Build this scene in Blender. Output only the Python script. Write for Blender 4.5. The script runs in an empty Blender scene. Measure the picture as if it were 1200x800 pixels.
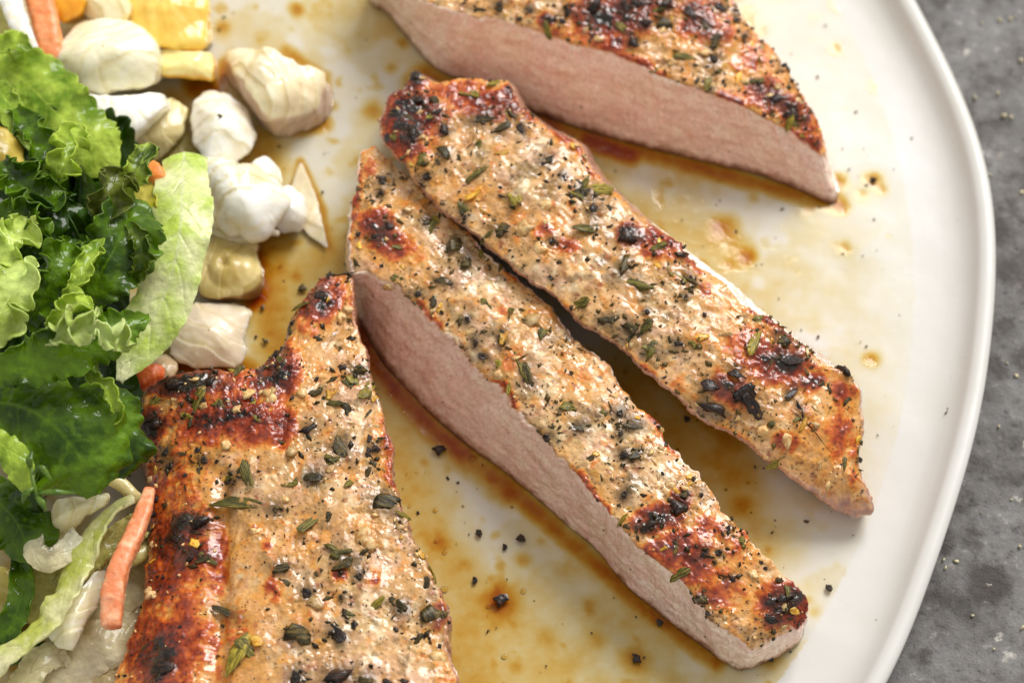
import bpy, math, random
import numpy as np
from mathutils import Vector, Matrix

random.seed(7)
RNG = np.random.default_rng(7)
scn = bpy.context.scene
col = scn.collection

# ------------------------------------------------------------------ camera
LENS, DIST, TILT = 90.0, 540.0, math.radians(30.0)          # mm, mm, rad
TGT = np.array([0.0, 0.0, 12.0])
FWD = np.array([0.0, math.sin(TILT), -math.cos(TILT)])
UPV = np.array([0.0, math.cos(TILT), math.sin(TILT)])
RGT = np.array([1.0, 0.0, 0.0])
CAM = TGT - FWD * DIST
FPX = LENS / 36.0 * 1200.0
cam_d = bpy.data.cameras.new("camera")
cam = bpy.data.objects.new("camera", cam_d)
col.objects.link(cam)
cam.location = Vector(CAM * 0.001)
cam.rotation_euler = (TILT, 0, 0)
cam_d.lens = LENS
cam_d.sensor_width = 36.0
cam_d.clip_start = 0.01
cam_d.clip_end = 20.0
cam_d.dof.use_dof = True
cam_d.dof.focus_distance = 0.514
cam_d.dof.aperture_fstop = 13.0
scn.camera = cam

# ------------------------------------------------------------------ light
world = bpy.data.worlds.new("World")
scn.world = world
world.use_nodes = True
bg = world.node_tree.nodes["Background"]
bg.inputs[0].default_value = (1.0, 0.99, 0.975, 1)
bg.inputs[1].default_value = 0.55


def area(name, loc, target, sx, sy, power, colour):
    d = bpy.data.lights.new(name, 'AREA')
    d.shape = 'RECTANGLE'
    d.size, d.size_y, d.energy, d.color = sx, sy, power, colour
    o = bpy.data.objects.new(name, d)
    col.objects.link(o)
    o.location = loc
    o.rotation_euler = (Vector(target) - Vector(loc)).to_track_quat('-Z', 'Y').to_euler()
    return o


area("window_light", (1.10, 1.75, 1.90), (0, 0, 0), 1.45, 1.45, 88.0, (1.0, 0.985, 0.965))
scn.view_settings.view_transform = 'Standard'
scn.view_settings.look = 'None'
scn.view_settings.exposure = 0.12
scn.view_settings.gamma = 1.0
scn.cycles.use_denoising = True
scn.cycles.max_bounces = 8
scn.cycles.transparent_max_bounces = 12
scn.cycles.caustics_reflective = False
scn.cycles.caustics_refractive = False

# ------------------------------------------------------------------ maths helpers (millimetres, photo pixels 1200x800)


def at(px, py, z):
    """point on the horizontal plane z (mm) seen at a photo pixel; arrays allowed"""
    px, py, z = np.broadcast_arrays(np.asarray(px, float), np.asarray(py, float), np.asarray(z, float))
    d = FWD[None] * FPX + RGT[None] * (px.ravel() - 600)[:, None] + UPV[None] * (400 - py.ravel())[:, None]
    t = (z.ravel() - CAM[2]) / d[:, 2]
    p = CAM[None] + d * t[:, None]
    return p.reshape(px.shape + (3,))


def proj(P):
    q = P - CAM
    f = q @ FWD
    return 600 + FPX * (q @ RGT) / f, 400 - FPX * (q @ UPV) / f


def lin(r, g, b):
    c = np.array([r, g, b], float) / 255.0
    return np.where(c <= 0.04045, c / 12.92, ((c + 0.055) / 1.055) ** 2.4)


def rgba(c):
    return (float(c[0]), float(c[1]), float(c[2]), 1.0)


def _hash(ix, iy, iz, seed):
    h = (ix.astype(np.uint32) * np.uint32(374761393) + iy.astype(np.uint32) * np.uint32(668265263)
         + iz.astype(np.uint32) * np.uint32(2147483647) + np.uint32((seed * 974634777) & 0xffffffff))
    h = (h ^ (h >> np.uint32(13))) * np.uint32(1274126177)
    h = (h ^ (h >> np.uint32(15))) * np.uint32(2246822519)
    return h ^ (h >> np.uint32(16))


_G = np.random.default_rng(3).normal(size=(256, 3))
_G /= np.linalg.norm(_G, axis=1)[:, None]


def pn(P, size, seed=0):
    """gradient noise, feature size in mm, about -1..1"""
    Q = P / size + seed * 17.31
    I = np.floor(Q).astype(np.int64)
    F = Q - I
    U = F * F * F * (F * (F * 6 - 15) + 10)
    out = 0
    for dx in (0, 1):
        for dy in (0, 1):
            for dz in (0, 1):
                g = _G[_hash(I[:, 0] + dx, I[:, 1] + dy, I[:, 2] + dz, seed) & np.uint32(255)]
                v = g[:, 0] * (F[:, 0] - dx) + g[:, 1] * (F[:, 1] - dy) + g[:, 2] * (F[:, 2] - dz)
                w = (U[:, 0] if dx else 1 - U[:, 0]) * (U[:, 1] if dy else 1 - U[:, 1]) * (U[:, 2] if dz else 1 - U[:, 2])
                out = out + v * w
    return out * 1.6


def fbm(P, size, oct=3, seed=0, gain=0.5):
    a, s, t = 1.0, 0.0, 0.0
    for k in range(oct):
        s = s + a * pn(P, size / 2 ** k, seed + 11 * k)
        t += a
        a *= gain
    return s / t


def ridged(P, size, oct=2, seed=0):
    a, s, t = 1.0, 0.0, 0.0
    for k in range(oct):
        s = s + a * (1 - 2 * np.abs(pn(P, size / 2 ** k, seed + 7 * k)))
        t += a
        a *= 0.5
    return s / t


def ss(x, a, b):
    t = np.clip((x - a) / (b - a), 0, 1)
    return t * t * (3 - 2 * t)


def mix(a, b, t):
    t = np.asarray(t)[..., None]
    return a * (1 - t) + b * t


def ramp(t, stops):
    """stops: list of (pos, rgb linear)"""
    pos = [s[0] for s in stops]
    return np.stack([np.interp(t, pos, [s[1][k] for s in stops]) for k in range(3)], -1)


def smooth_loop(C, n, closed=True, sharp=0.5):
    """centripetal-ish Catmull-Rom through control rows, resampled evenly by length of the first 3 columns"""
    C = np.asarray(C, float)
    m = len(C)
    segs = []
    rng = range(m if closed else m - 1)
    for i in rng:
        if closed:
            p0, p1, p2, p3 = C[(i - 1) % m], C[i], C[(i + 1) % m], C[(i + 2) % m]
        else:
            p1, p2 = C[i], C[i + 1]
            p0 = C[i - 1] if i > 0 else 2 * p1 - p2
            p3 = C[i + 2] if i + 2 < m else 2 * p2 - p1
        t = np.linspace(0, 1, 24, endpoint=False)[:, None]
        m1, m2 = (p2 - p0) * sharp, (p3 - p1) * sharp
        segs.append((2 * t ** 3 - 3 * t ** 2 + 1) * p1 + (t ** 3 - 2 * t ** 2 + t) * m1 + (-2 * t ** 3 + 3 * t ** 2) * p2 + (t ** 3 - t ** 2) * m2)
    S = np.concatenate(segs + [C[:1] if closed else C[-1:]])
    L = np.concatenate([[0], np.cumsum(np.linalg.norm(np.diff(S[:, :3], axis=0), axis=1))])
    q = np.linspace(0, L[-1], n, endpoint=not closed)
    return np.stack([np.interp(q, L, S[:, k]) for k in range(S.shape[1])], -1)


# ------------------------------------------------------------------ object helpers


def new_mesh(name, V, F, material, colors=None, rough=None, extra=None, smooth=True):
    me = bpy.data.meshes.new(name)
    V = np.asarray(V, float) * 0.001
    F = np.asarray(F, np.int32)
    n, k = F.shape
    me.vertices.add(len(V))
    me.vertices.foreach_set("co", V.astype(np.float32).ravel())
    me.loops.add(n * k)
    me.loops.foreach_set("vertex_index", F.ravel())
    me.polygons.add(n)
    me.polygons.foreach_set("loop_start", np.arange(0, n * k, k, dtype=np.int32))
    if smooth:
        me.polygons.foreach_set("use_smooth", np.ones(n, bool))
    me.update(calc_edges=True)
    me.validate()
    if colors is not None:
        a = me.color_attributes.new("tint", 'FLOAT_COLOR', 'POINT')
        a.data.foreach_set("color", np.concatenate([colors, np.ones((len(V), 1))], 1).astype(np.float32).ravel())
    if rough is not None:
        a = me.attributes.new("rough", 'FLOAT', 'POINT')
        a.data.foreach_set("value", np.asarray(rough, np.float32))
    for nm, val in (extra or {}).items():
        a = me.attributes.new(nm, 'FLOAT', 'POINT')
        a.data.foreach_set("value", np.asarray(val, np.float32))
    if material:
        me.materials.append(material)
    return me


def link(name, me, parent=None):
    o = bpy.data.objects.new(name, me)
    col.objects.link(o)
    if parent is not None:
        o.parent = parent
    return o


def tag(o, label, cat, group=None, kind=None):
    if label:
        o["label"] = label
    if cat:
        o["category"] = cat
    if group:
        o["group"] = group
    if kind:
        o["kind"] = kind
    return o


def root(name, base, label, cat, group=None):
    o = bpy.data.objects.new(name, None)
    o.empty_display_size = 0.01
    col.objects.link(o)
    o.location = Vector(np.asarray(base) * 0.001)
    return tag(o, label, cat, group)


def grid_faces(nr, ns, closed=True):
    r = np.arange(nr - 1)[:, None]
    s = np.arange(ns if closed else ns - 1)[None]
    s2 = (s + 1) % ns
    return np.stack([r * ns + s, r * ns + s2, (r + 1) * ns + s2, (r + 1) * ns + s], -1).reshape(-1, 4)


def grid_normals(G, closed=True):
    dv = np.gradient(G, axis=0)
    if closed:
        ds = np.roll(G, -1, 1) - np.roll(G, 1, 1)
    else:
        ds = np.gradient(G, axis=1)
    n = np.cross(dv, ds)
    l = np.linalg.norm(n, axis=-1, keepdims=True)
    return n / np.maximum(l, 1e-9)


# ------------------------------------------------------------------ materials


def material(name):
    m = bpy.data.materials.new(name)
    m.use_nodes = True
    nt = m.node_tree
    b = nt.nodes["Principled BSDF"]
    return m, nt, b


def nd(nt, kind, **kw):
    n = nt.nodes.new(kind)
    for k, v in kw.items():
        setattr(n, k, v)
    return n


def noise(nt, size_mm, detail=3, rough=0.55, obj=True):
    tc = nd(nt, 'ShaderNodeTexCoord')
    t = nd(nt, 'ShaderNodeTexNoise')
    t.inputs['Scale'].default_value = 1000.0 / size_mm
    t.inputs['Detail'].default_value = detail
    t.inputs['Roughness'].default_value = rough
    nt.links.new(tc.outputs['Object'], t.inputs['Vector'])
    return t


def maprange(nt, src, a, b, c, d):
    m = nd(nt, 'ShaderNodeMapRange')
    m.inputs[1].default_value, m.inputs[2].default_value = a, b
    m.inputs[3].default_value, m.inputs[4].default_value = c, d
    nt.links.new(src, m.inputs[0])
    return m.outputs[0]


def bump(nt, b, heights, dist_mm):
    """heights: list of (socket, weight)"""
    acc = None
    for s, w in heights:
        mu = nd(nt, 'ShaderNodeMath', operation='MULTIPLY')
        nt.links.new(s, mu.inputs[0])
        mu.inputs[1].default_value = w
        if acc is None:
            acc = mu.outputs[0]
        else:
            ad = nd(nt, 'ShaderNodeMath', operation='ADD')
            nt.links.new(acc, ad.inputs[0])
            nt.links.new(mu.outputs[0], ad.inputs[1])
            acc = ad.outputs[0]
    bp = nd(nt, 'ShaderNodeBump')
    bp.inputs['Distance'].default_value = dist_mm * 0.001
    nt.links.new(acc, bp.inputs['Height'])
    nt.links.new(bp.outputs[0], b.inputs['Normal'])
    return bp


def tinted(name, rough=None, sss=0.0, sss_mm=1.5, radius=(1, 0.45, 0.3), coat=0.0, var=0.25, var_mm=0.6,
           bump_mm=0.12, bump_size=0.7, spec=0.5, translucent=0.0, coat_rough=0.12, wet=0):
    m, nt, b = material(name)
    at_ = nd(nt, 'ShaderNodeAttribute', attribute_name="tint")
    n1 = noise(nt, var_mm, 4, 0.65)
    f = maprange(nt, n1.outputs[0], 0.25, 0.75, 1 - var, 1 + var)
    mu = nd(nt, 'ShaderNodeVectorMath', operation='SCALE')
    nt.links.new(at_.outputs['Color'], mu.inputs[0])
    nt.links.new(f, mu.inputs['Scale'])
    nt.links.new(mu.outputs[0], b.inputs['Base Color'])
    if rough is None:
        ar = nd(nt, 'ShaderNodeAttribute', attribute_name="rough")
        nt.links.new(ar.outputs['Fac'], b.inputs['Roughness'])
    else:
        b.inputs['Roughness'].default_value = rough
    b.inputs['Specular IOR Level'].default_value = spec
    b.inputs['Subsurface Weight'].default_value = sss
    b.inputs['Subsurface Radius'].default_value = radius
    b.inputs['Subsurface Scale'].default_value = sss_mm * 0.001
    b.inputs['Coat Weight'].default_value = coat
    b.inputs['Coat Roughness'].default_value = coat_rough
    if wet:
        nw = noise(nt, wet, 3, 0.55)
        nt.links.new(maprange(nt, nw.outputs[0], 0.42, 0.60, 0.04, coat), b.inputs['Coat Weight'])
    n2 = noise(nt, bump_size, 4, 0.6)
    bump(nt, b, [(n2.outputs[0], 1.0)], bump_mm)
    if translucent > 0:
        tr = nd(nt, 'ShaderNodeBsdfTranslucent')
        nt.links.new(mu.outputs[0], tr.inputs['Color'])
        mx = nd(nt, 'ShaderNodeMixShader')
        mx.inputs[0].default_value = translucent
        nt.links.new(b.outputs[0], mx.inputs[1])
        nt.links.new(tr.outputs[0], mx.inputs[2])
        nt.links.new(mx.outputs[0], nt.nodes['Material Output'].inputs[0])
    return m


def plain(name, c, rough=0.4, var=0.35, var_mm=0.8, coat=0.0, sss=0.0, sss_mm=1.0, bump_mm=0.1, c2=None):
    m, nt, b = material(name)
    n1 = noise(nt, var_mm, 3, 0.6)
    mx = nd(nt, 'ShaderNodeMix', data_type='RGBA')
    nt.links.new(maprange(nt, n1.outputs[0], 0.35, 0.65, 0, 1), mx.inputs[0])
    c2 = c * (1 - var) if c2 is None else c2
    mx.inputs[6].default_value = rgba(c * (1 + var * 0.5))
    mx.inputs[7].default_value = rgba(c2)
    nt.links.new(mx.outputs[2], b.inputs['Base Color'])
    b.inputs['Roughness'].default_value = rough
    b.inputs['Coat Weight'].default_value = coat
    b.inputs['Coat Roughness'].default_value = 0.1
    b.inputs['Subsurface Weight'].default_value = sss
    b.inputs['Subsurface Scale'].default_value = sss_mm * 0.001
    bump(nt, b, [(n1.outputs[0], 1.0)], bump_mm)
    return m


def bit_material(name, c1, c2, c3, rough=0.34, coat=0.12, stretch=(1.2, 5, 5), sss=0.0, rel=0.05):
    """herb, pepper or garlic: mottled across a mesh about one unit long"""
    m, nt, b = material(name)
    tc = nd(nt, 'ShaderNodeTexCoord')
    oi = nd(nt, 'ShaderNodeObjectInfo')
    mp = nd(nt, 'ShaderNodeMapping')
    mp.inputs['Scale'].default_value = stretch
    nt.links.new(tc.outputs['Object'], mp.inputs[0])
    sc_ = nd(nt, 'ShaderNodeVectorMath', operation='SCALE')
    sc_.inputs[0].default_value = (40, 23, 31)
    nt.links.new(oi.outputs['Random'], sc_.inputs['Scale'])
    nt.links.new(sc_.outputs[0], mp.inputs[1])
    t = nd(nt, 'ShaderNodeTexNoise')
    t.inputs['Scale'].default_value = 1.6
    t.inputs['Detail'].default_value = 4
    t.inputs['Roughness'].default_value = 0.65
    nt.links.new(mp.outputs[0], t.inputs['Vector'])
    r = nd(nt, 'ShaderNodeValToRGB')
    nt.links.new(t.outputs[0], r.inputs[0])
    e = r.color_ramp.elements
    e[0].position, e[0].color = 0.36, rgba(c2)
    e[1].position, e[1].color = 0.66, rgba(c3)
    x = e.new(0.50)
    x.color = rgba(c1)
    h = nd(nt, 'ShaderNodeVectorMath', operation='SCALE')
    nt.links.new(r.outputs[0], h.inputs[0])
    nt.links.new(maprange(nt, oi.outputs['Random'], 0, 1, 0.7, 1.3), h.inputs['Scale'])
    nt.links.new(h.outputs[0], b.inputs['Base Color'])
    b.inputs['Roughness'].default_value = rough
    b.inputs['Coat Weight'].default_value = coat
    b.inputs['Coat Roughness'].default_value = 0.12
    b.inputs['Specular IOR Level'].default_value = 0.3
    b.inputs['Subsurface Weight'].default_value = sss
    b.inputs['Subsurface Scale'].default_value = 0.001
    bp = nd(nt, 'ShaderNodeBump')
    bp.inputs['Distance'].default_value = 0.0004
    bp.inputs['Strength'].default_value = 0.9
    nt.links.new(t.outputs[0], bp.inputs['Height'])
    nt.links.new(bp.outputs[0], b.inputs['Normal'])
    return m


M_MEAT = tinted("roast_pork", None, 0.12, 1.0, (1, 0.6, 0.45), 0.9, 0.20, 0.7, 0.11, 0.7, coat_rough=0.07, wet=3.5, spec=0.35)
M_LEAF = tinted("lettuce_leaf", 0.36, 0.0, coat=0.55, spec=0.15, var=0.2, var_mm=1.3, bump_mm=0.3, bump_size=1.1, translucent=0.36, coat_rough=0.06)
M_CABB = tinted("cabbage", 0.34, 0.6, 4.0, (1, 0.9, 0.6), 0.4, 0.07, 1.6, 0.12, 1.6, coat_rough=0.15)
M_CARR = tinted("carrot", 0.42, 0.35, 1.5, (1, 0.4, 0.15), 0.12, 0.14, 0.8, 0.16, 0.7)
M_HERB_G = bit_material("herb_olive", lin(96, 88, 26), lin(42, 40, 14), lin(150, 132, 52))
M_HERB_D = bit_material("herb_dark", lin(60, 50, 18), lin(26, 22, 10), lin(116, 94, 40))
M_HERB_Y = bit_material("herb_yellow", lin(142, 126, 36), lin(84, 76, 22), lin(186, 160, 60))
M_CHAR = bit_material("charred_herb", lin(34, 24, 18), lin(16, 12, 10), lin(84, 48, 28), 0.26, 0.25)
M_PEPPER = bit_material("black_pepper", lin(42, 34, 28), lin(20, 16, 14), lin(92, 72, 52), 0.4, 0.15, (3, 3, 3))
M_GARLIC = bit_material("garlic", lin(214, 174, 112), lin(184, 126, 62), lin(234, 204, 150), 0.34, 0.4, (2, 2, 2), 0.2)
M_ZEST = bit_material("lemon_zest", lin(222, 164, 48), lin(196, 128, 32), lin(236, 194, 92), 0.34, 0.4, (2, 2, 2), 0.2)


def table_material():
    m, nt, b = material("grey_stone")
    big, a, c = noise(nt, 45, 4, 0.6), noise(nt, 11, 6, 0.72), noise(nt, 2.4, 4, 0.7)
    r = nd(nt, 'ShaderNodeValToRGB')
    nt.links.new(a.outputs[0], r.inputs[0])
    e = r.color_ramp.elements
    e[0].position, e[0].color = 0.30, rgba(lin(52, 45, 40))
    e[1].position, e[1].color = 0.72, rgba(lin(150, 147, 144))
    for p_, c_ in ((0.41, lin(88, 82, 77)), (0.50, lin(112, 108, 105)), (0.62, lin(124, 122, 121))):
        x = e.new(p_)
        x.color = rgba(c_)
    # light grains
    r2 = nd(nt, 'ShaderNodeValToRGB')
    nt.links.new(c.outputs[0], r2.inputs[0])
    e = r2.color_ramp.elements
    e[0].position, e[0].color = 0.30, (0.30, 0.27, 0.25, 1)
    e[1].position, e[1].color = 0.42, (0.9, 0.9, 0.9, 1)
    for p_, v_ in ((0.60, 1.05), (0.68, 1.7), (0.76, 2.4)):
        x = e.new(p_)
        x.color = (v_, v_ * 0.98, v_ * 0.94, 1)
    mu = nd(nt, 'ShaderNodeMix', data_type='RGBA', blend_type='MULTIPLY')
    mu.inputs[0].default_value = 1.0
    nt.links.new(r.outputs[0], mu.inputs[6])
    nt.links.new(r2.outputs[0], mu.inputs[7])
    mu2 = nd(nt, 'ShaderNodeVectorMath', operation='SCALE')
    nt.links.new(mu.outputs[2], mu2.inputs[0])
    nt.links.new(maprange(nt, big.outputs[0], 0.35, 0.65, 0.62, 1.0), mu2.inputs['Scale'])
    nt.links.new(mu2.outputs[0], b.inputs['Base Color'])
    last = mu2.outputs[0]
    for size, lo, hi, colour in ((11.0, 0.45, 0.62, lin(50, 41, 34)), (6.0, 0.6, 0.5, lin(62, 54, 46)), (7.5, 0.76, 0.28, lin(204, 198, 184)), (4.0, 0.76, 0.34, lin(196, 190, 178))):
        tc = nd(nt, 'ShaderNodeTexCoord')
        dis = nd(nt, 'ShaderNodeVectorMath', operation='MULTIPLY_ADD')
        nt.links.new(c.outputs['Color'], dis.inputs[0])
        dis.inputs[1].default_value = (0.006, 0.006, 0.006)
        nt.links.new(tc.outputs['Object'], dis.inputs[2])
        vo = nd(nt, 'ShaderNodeTexVoronoi')
        vo.inputs['Scale'].default_value = 1000 / size
        nt.links.new(dis.outputs[0], vo.inputs['Vector'])
        sp = nd(nt, 'ShaderNodeSeparateColor')
        nt.links.new(vo.outputs['Color'], sp.inputs[0])
        rad = maprange(nt, sp.outputs[1], lo, 1.0, 0.0, hi)
        q = nd(nt, 'ShaderNodeMath', operation='SUBTRACT')
        nt.links.new(rad, q.inputs[0])
        nt.links.new(vo.outputs['Distance'], q.inputs[1])
        mm = nd(nt, 'ShaderNodeMix', data_type='RGBA')
        nt.links.new(maprange(nt, q.outputs[0], 0.0, 0.2, 0.0, 0.9), mm.inputs[0])
        nt.links.new(last, mm.inputs[6])
        mm.inputs[7].default_value = rgba(colour)
        last = mm.outputs[2]
    nt.links.new(last, b.inputs['Base Color'])
    b.inputs['Roughness'].default_value = 0.65
    bump(nt, b, [(a.outputs[0], 0.6), (c.outputs[0], 0.5)], 0.7)
    return m


def plate_material():
    m, nt, b = material("speckled_glaze")
    big, mid = noise(nt, 38, 3, 0.5), noise(nt, 9, 4, 0.6)
    mx = nd(nt, 'ShaderNodeMix', data_type='RGBA')
    nt.links.new(maprange(nt, big.outputs[0], 0.3, 0.7, 0, 1), mx.inputs[0])
    mx.inputs[6].default_value = rgba(lin(202, 199, 191))
    mx.inputs[7].default_value = rgba(lin(211, 209, 205))
    # iron specks in the glaze
    tc = nd(nt, 'ShaderNodeTexCoord')
    vo = nd(nt, 'ShaderNodeTexVoronoi')
    vo.inputs['Scale'].default_value = 1000 / 5.0
    nt.links.new(tc.outputs['Object'], vo.inputs['Vector'])
    lt = nd(nt, 'ShaderNodeMath', operation='LESS_THAN')
    sp = nd(nt, 'ShaderNodeSeparateColor')
    nt.links.new(vo.outputs['Color'], sp.inputs[0])
    th = nd(nt, 'ShaderNodeMapRange')
    th.inputs[1].default_value, th.inputs[2].default_value = 0.6, 1.0
    th.inputs[3].default_value, th.inputs[4].default_value = 0.0, 0.085
    nt.links.new(sp.outputs[0], th.inputs[0])
    nt.links.new(vo.outputs['Distance'], lt.inputs[0])
    nt.links.new(th.outputs[0], lt.inputs[1])
    fz = nd(nt, 'ShaderNodeMath', operation='MULTIPLY')
    fz.inputs[1].default_value = 0.7
    nt.links.new(lt.outputs[0], fz.inputs[0])
    m2 = nd(nt, 'ShaderNodeMix', data_type='RGBA')
    nt.links.new(fz.outputs[0], m2.inputs[0])
    nt.links.new(mx.outputs[2], m2.inputs[6])
    m2.inputs[7].default_value = rgba(lin(96, 78, 56))
    nt.links.new(m2.outputs[2], b.inputs['Base Color'])
    nt.links.new(maprange(nt, mid.outputs[0], 0.3, 0.7, 0.24, 0.42), b.inputs['Roughness'])
    b.inputs['Specular IOR Level'].default_value = 0.32
    b.inputs['Subsurface Weight'].default_value = 0.0
    bump(nt, b, [(big.outputs[0], 1.0), (mid.outputs[0], 0.12)], 0.5)
    return m


def juice_material():
    m, nt, b = material("meat_juice")
    nt.nodes.remove(b)
    at_ = nd(nt, 'ShaderNodeAttribute', attribute_name="depth")
    n1, n2 = noise(nt, 2.6, 4, 0.65), noise(nt, 9, 3, 0.55)
    f = nd(nt, 'ShaderNodeMath', operation='MULTIPLY')
    nt.links.new(at_.outputs['Fac'], f.inputs[0])
    nt.links.new(maprange(nt, n1.outputs[0], 0.3, 0.7, 0.75, 1.22), f.inputs[1])
    f2 = nd(nt, 'ShaderNodeMath', operation='MULTIPLY')
    nt.links.new(f.outputs[0], f2.inputs[0])
    nt.links.new(maprange(nt, n2.outputs[0], 0.3, 0.7, 0.7, 1.3), f2.inputs[1])
    comb = nd(nt, 'ShaderNodeCombineColor')
    for k, a in enumerate((0.13, 0.42, 1.40)):       # absorption through the film
        mu = nd(nt, 'ShaderNodeMath', operation='MULTIPLY')
        nt.links.new(f2.outputs[0], mu.inputs[0])
        mu.inputs[1].default_value = -a
        ex = nd(nt, 'ShaderNodeMath', operation='EXPONENT')
        nt.links.new(mu.outputs[0], ex.inputs[0])
        nt.links.new(ex.outputs[0], comb.inputs[k])
    tr = nd(nt, 'ShaderNodeBsdfTransparent')
    nt.links.new(comb.outputs[0], tr.inputs[0])
    gl = nd(nt, 'ShaderNodeBsdfGlossy')
    gl.inputs['Roughness'].default_value = 0.05
    fr = nd(nt, 'ShaderNodeFresnel')
    fr.inputs[0].default_value = 1.36
    bp = nd(nt, 'ShaderNodeBump')
    bp.inputs['Distance'].default_value = 0.00008
    nt.links.new(f2.outputs[0], bp.inputs['Height'])
    nt.links.new(bp.outputs[0], gl.inputs['Normal'])
    nt.links.new(bp.outputs[0], fr.inputs['Normal'])
    w = nd(nt, 'ShaderNodeMath', operation='MULTIPLY')
    nt.links.new(fr.outputs[0], w.inputs[0])
    nt.links.new(maprange(nt, at_.outputs['Fac'], 0.05, 0.45, 0, 1), w.inputs[1])
    mx = nd(nt, 'ShaderNodeMixShader')
    nt.links.new(w.outputs[0], mx.inputs[0])
    nt.links.new(tr.outputs[0], mx.inputs[1])
    nt.links.new(gl.outputs[0], mx.inputs[2])
    nt.links.new(mx.outputs[0], nt.nodes['Material Output'].inputs[0])
    return m


# ------------------------------------------------------------------ table
ZT = -6.5
V = []
n = 60
gx = np.linspace(-900, 900, n)
GX, GY = np.meshgrid(gx, gx)
V = np.stack([GX, GY, np.full_like(GX, ZT)], -1).reshape(-1, 3)
tb = link("table", new_mesh("table", V, grid_faces(n, n, False)[:, ::-1], table_material()))
tag(tb, "mottled grey stone table top under the plate", None, kind="structure")

# ------------------------------------------------------------------ plate
RIMPX = [(1040, 800), (1085, 690), (1116, 598), (1141, 512), (1159, 430), (1168, 360), (1169, 290), (1159, 212), (1137, 132), (1107, 58), (1075, 0)]
rw = at([p[0] for p in RIMPX], [p[1] for p in RIMPX], 5.0)[:, :2]
A = np.c_[2 * rw, np.ones(len(rw))]
sol = np.linalg.lstsq(A, (rw ** 2).sum(1), rcond=None)[0]
PC = sol[:2]
PR = math.sqrt(sol[2] + (PC ** 2).sum())
th = np.arctan2(rw[:, 1] - PC[1], rw[:, 0] - PC[0])
rr = np.hypot(rw[:, 0] - PC[0], rw[:, 1] - PC[1])
NS = 512
TH = np.linspace(-math.pi, math.pi, NS, endpoint=False)
order = np.argsort(th)
dev = np.interp(TH, th[order], rr[order] - PR)
fade = ss(TH, th.min() - 0.7, th.min()) * (1 - ss(TH, th.max(), th.max() + 0.7))
dev = dev * fade
ker = np.hanning(41)
ker /= ker.sum()
dev = np.convolve(np.r_[dev[-40:], dev, dev[:40]], ker, 'same')[40:-40]
RO = PR + dev + 0.35 * np.sin(9 * TH + 1) + 0.25 * np.sin(17 * TH)
PROF = [(None, 0)] * 0
prof = []
for k in range(26):
    prof.append((-1, 0.0, k / 25.0))                        # flat floor: fraction of (R-17)
for d, z in [(16, 0.02), (14.5, 0.06), (13, 0.12), (11.5, 0.2), (10.2, 0.32), (9, 0.5), (7.8, 0.8), (6.8, 1.25), (5.9, 1.85), (5.2, 2.5), (4.6, 3.2), (4.1, 3.9),
             (3.7, 4.4), (3.2, 4.75), (2.5, 4.95), (1.7, 5.0), (1.0, 4.9), (0.4, 4.55), (0.1, 4.1), (0, 3.5), (0.3, 2.7), (1.0, 1.8),
             (2.4, 0.6), (5, -0.8), (9, -2.2), (14, -3.3), (21, -4.1), (30, -4.5), (46, -4.6), (48, -6.3), (51, -6.45), (54, -6.3), (56, -4.6)]:
    prof.append((d, z, 0))
rows = []
for d, z, fr_ in prof:
    R = (RO - 17.0) * fr_ if d == -1 else RO - d
    rows.append(np.stack([PC[0] + R * np.cos(TH), PC[1] + R * np.sin(TH), np.full(NS, z)], -1))
rows.append(np.stack([np.full(NS, PC[0]), np.full(NS, PC[1]), np.full(NS, -4.6)], -1))
PG = np.array(rows)
wob = pn(PG.reshape(-1, 3) * np.array([1, 1, 0]), 45, 5).reshape(PG.shape[:2])
PG[33:48, :, 2] += 0.35 * wob[33:48]
plate = link("plate", new_mesh("plate", PG.reshape(-1, 3), grid_faces(len(prof) + 1, NS), plate_material()))
tag(plate, "round off-white speckled ceramic dinner plate with a raised rim", "plate")

# ------------------------------------------------------------------ the pork
CREAM, PINKP = lin(220, 178, 120), lin(220, 174, 138)
GOLD, ORNG = lin(220, 150, 60), lin(198, 98, 34)
REDB, DKRED, CHAR = lin(152, 56, 22), lin(92, 30, 15), lin(26, 17, 14)
CUTF, CUTP = lin(252, 226, 202), lin(252, 222, 204)


def blob(px, py, x, y, rx, ry, ang=0):
    a = math.radians(ang)
    dx, dy = px - x, py - y
    u = (dx * math.cos(a) + dy * math.sin(a)) / rx
    v = (-dx * math.sin(a) + dy * math.cos(a)) / ry
    return np.exp(-1.0 * (u * u + v * v) ** 0.95)


class Piece:
    pass


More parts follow.
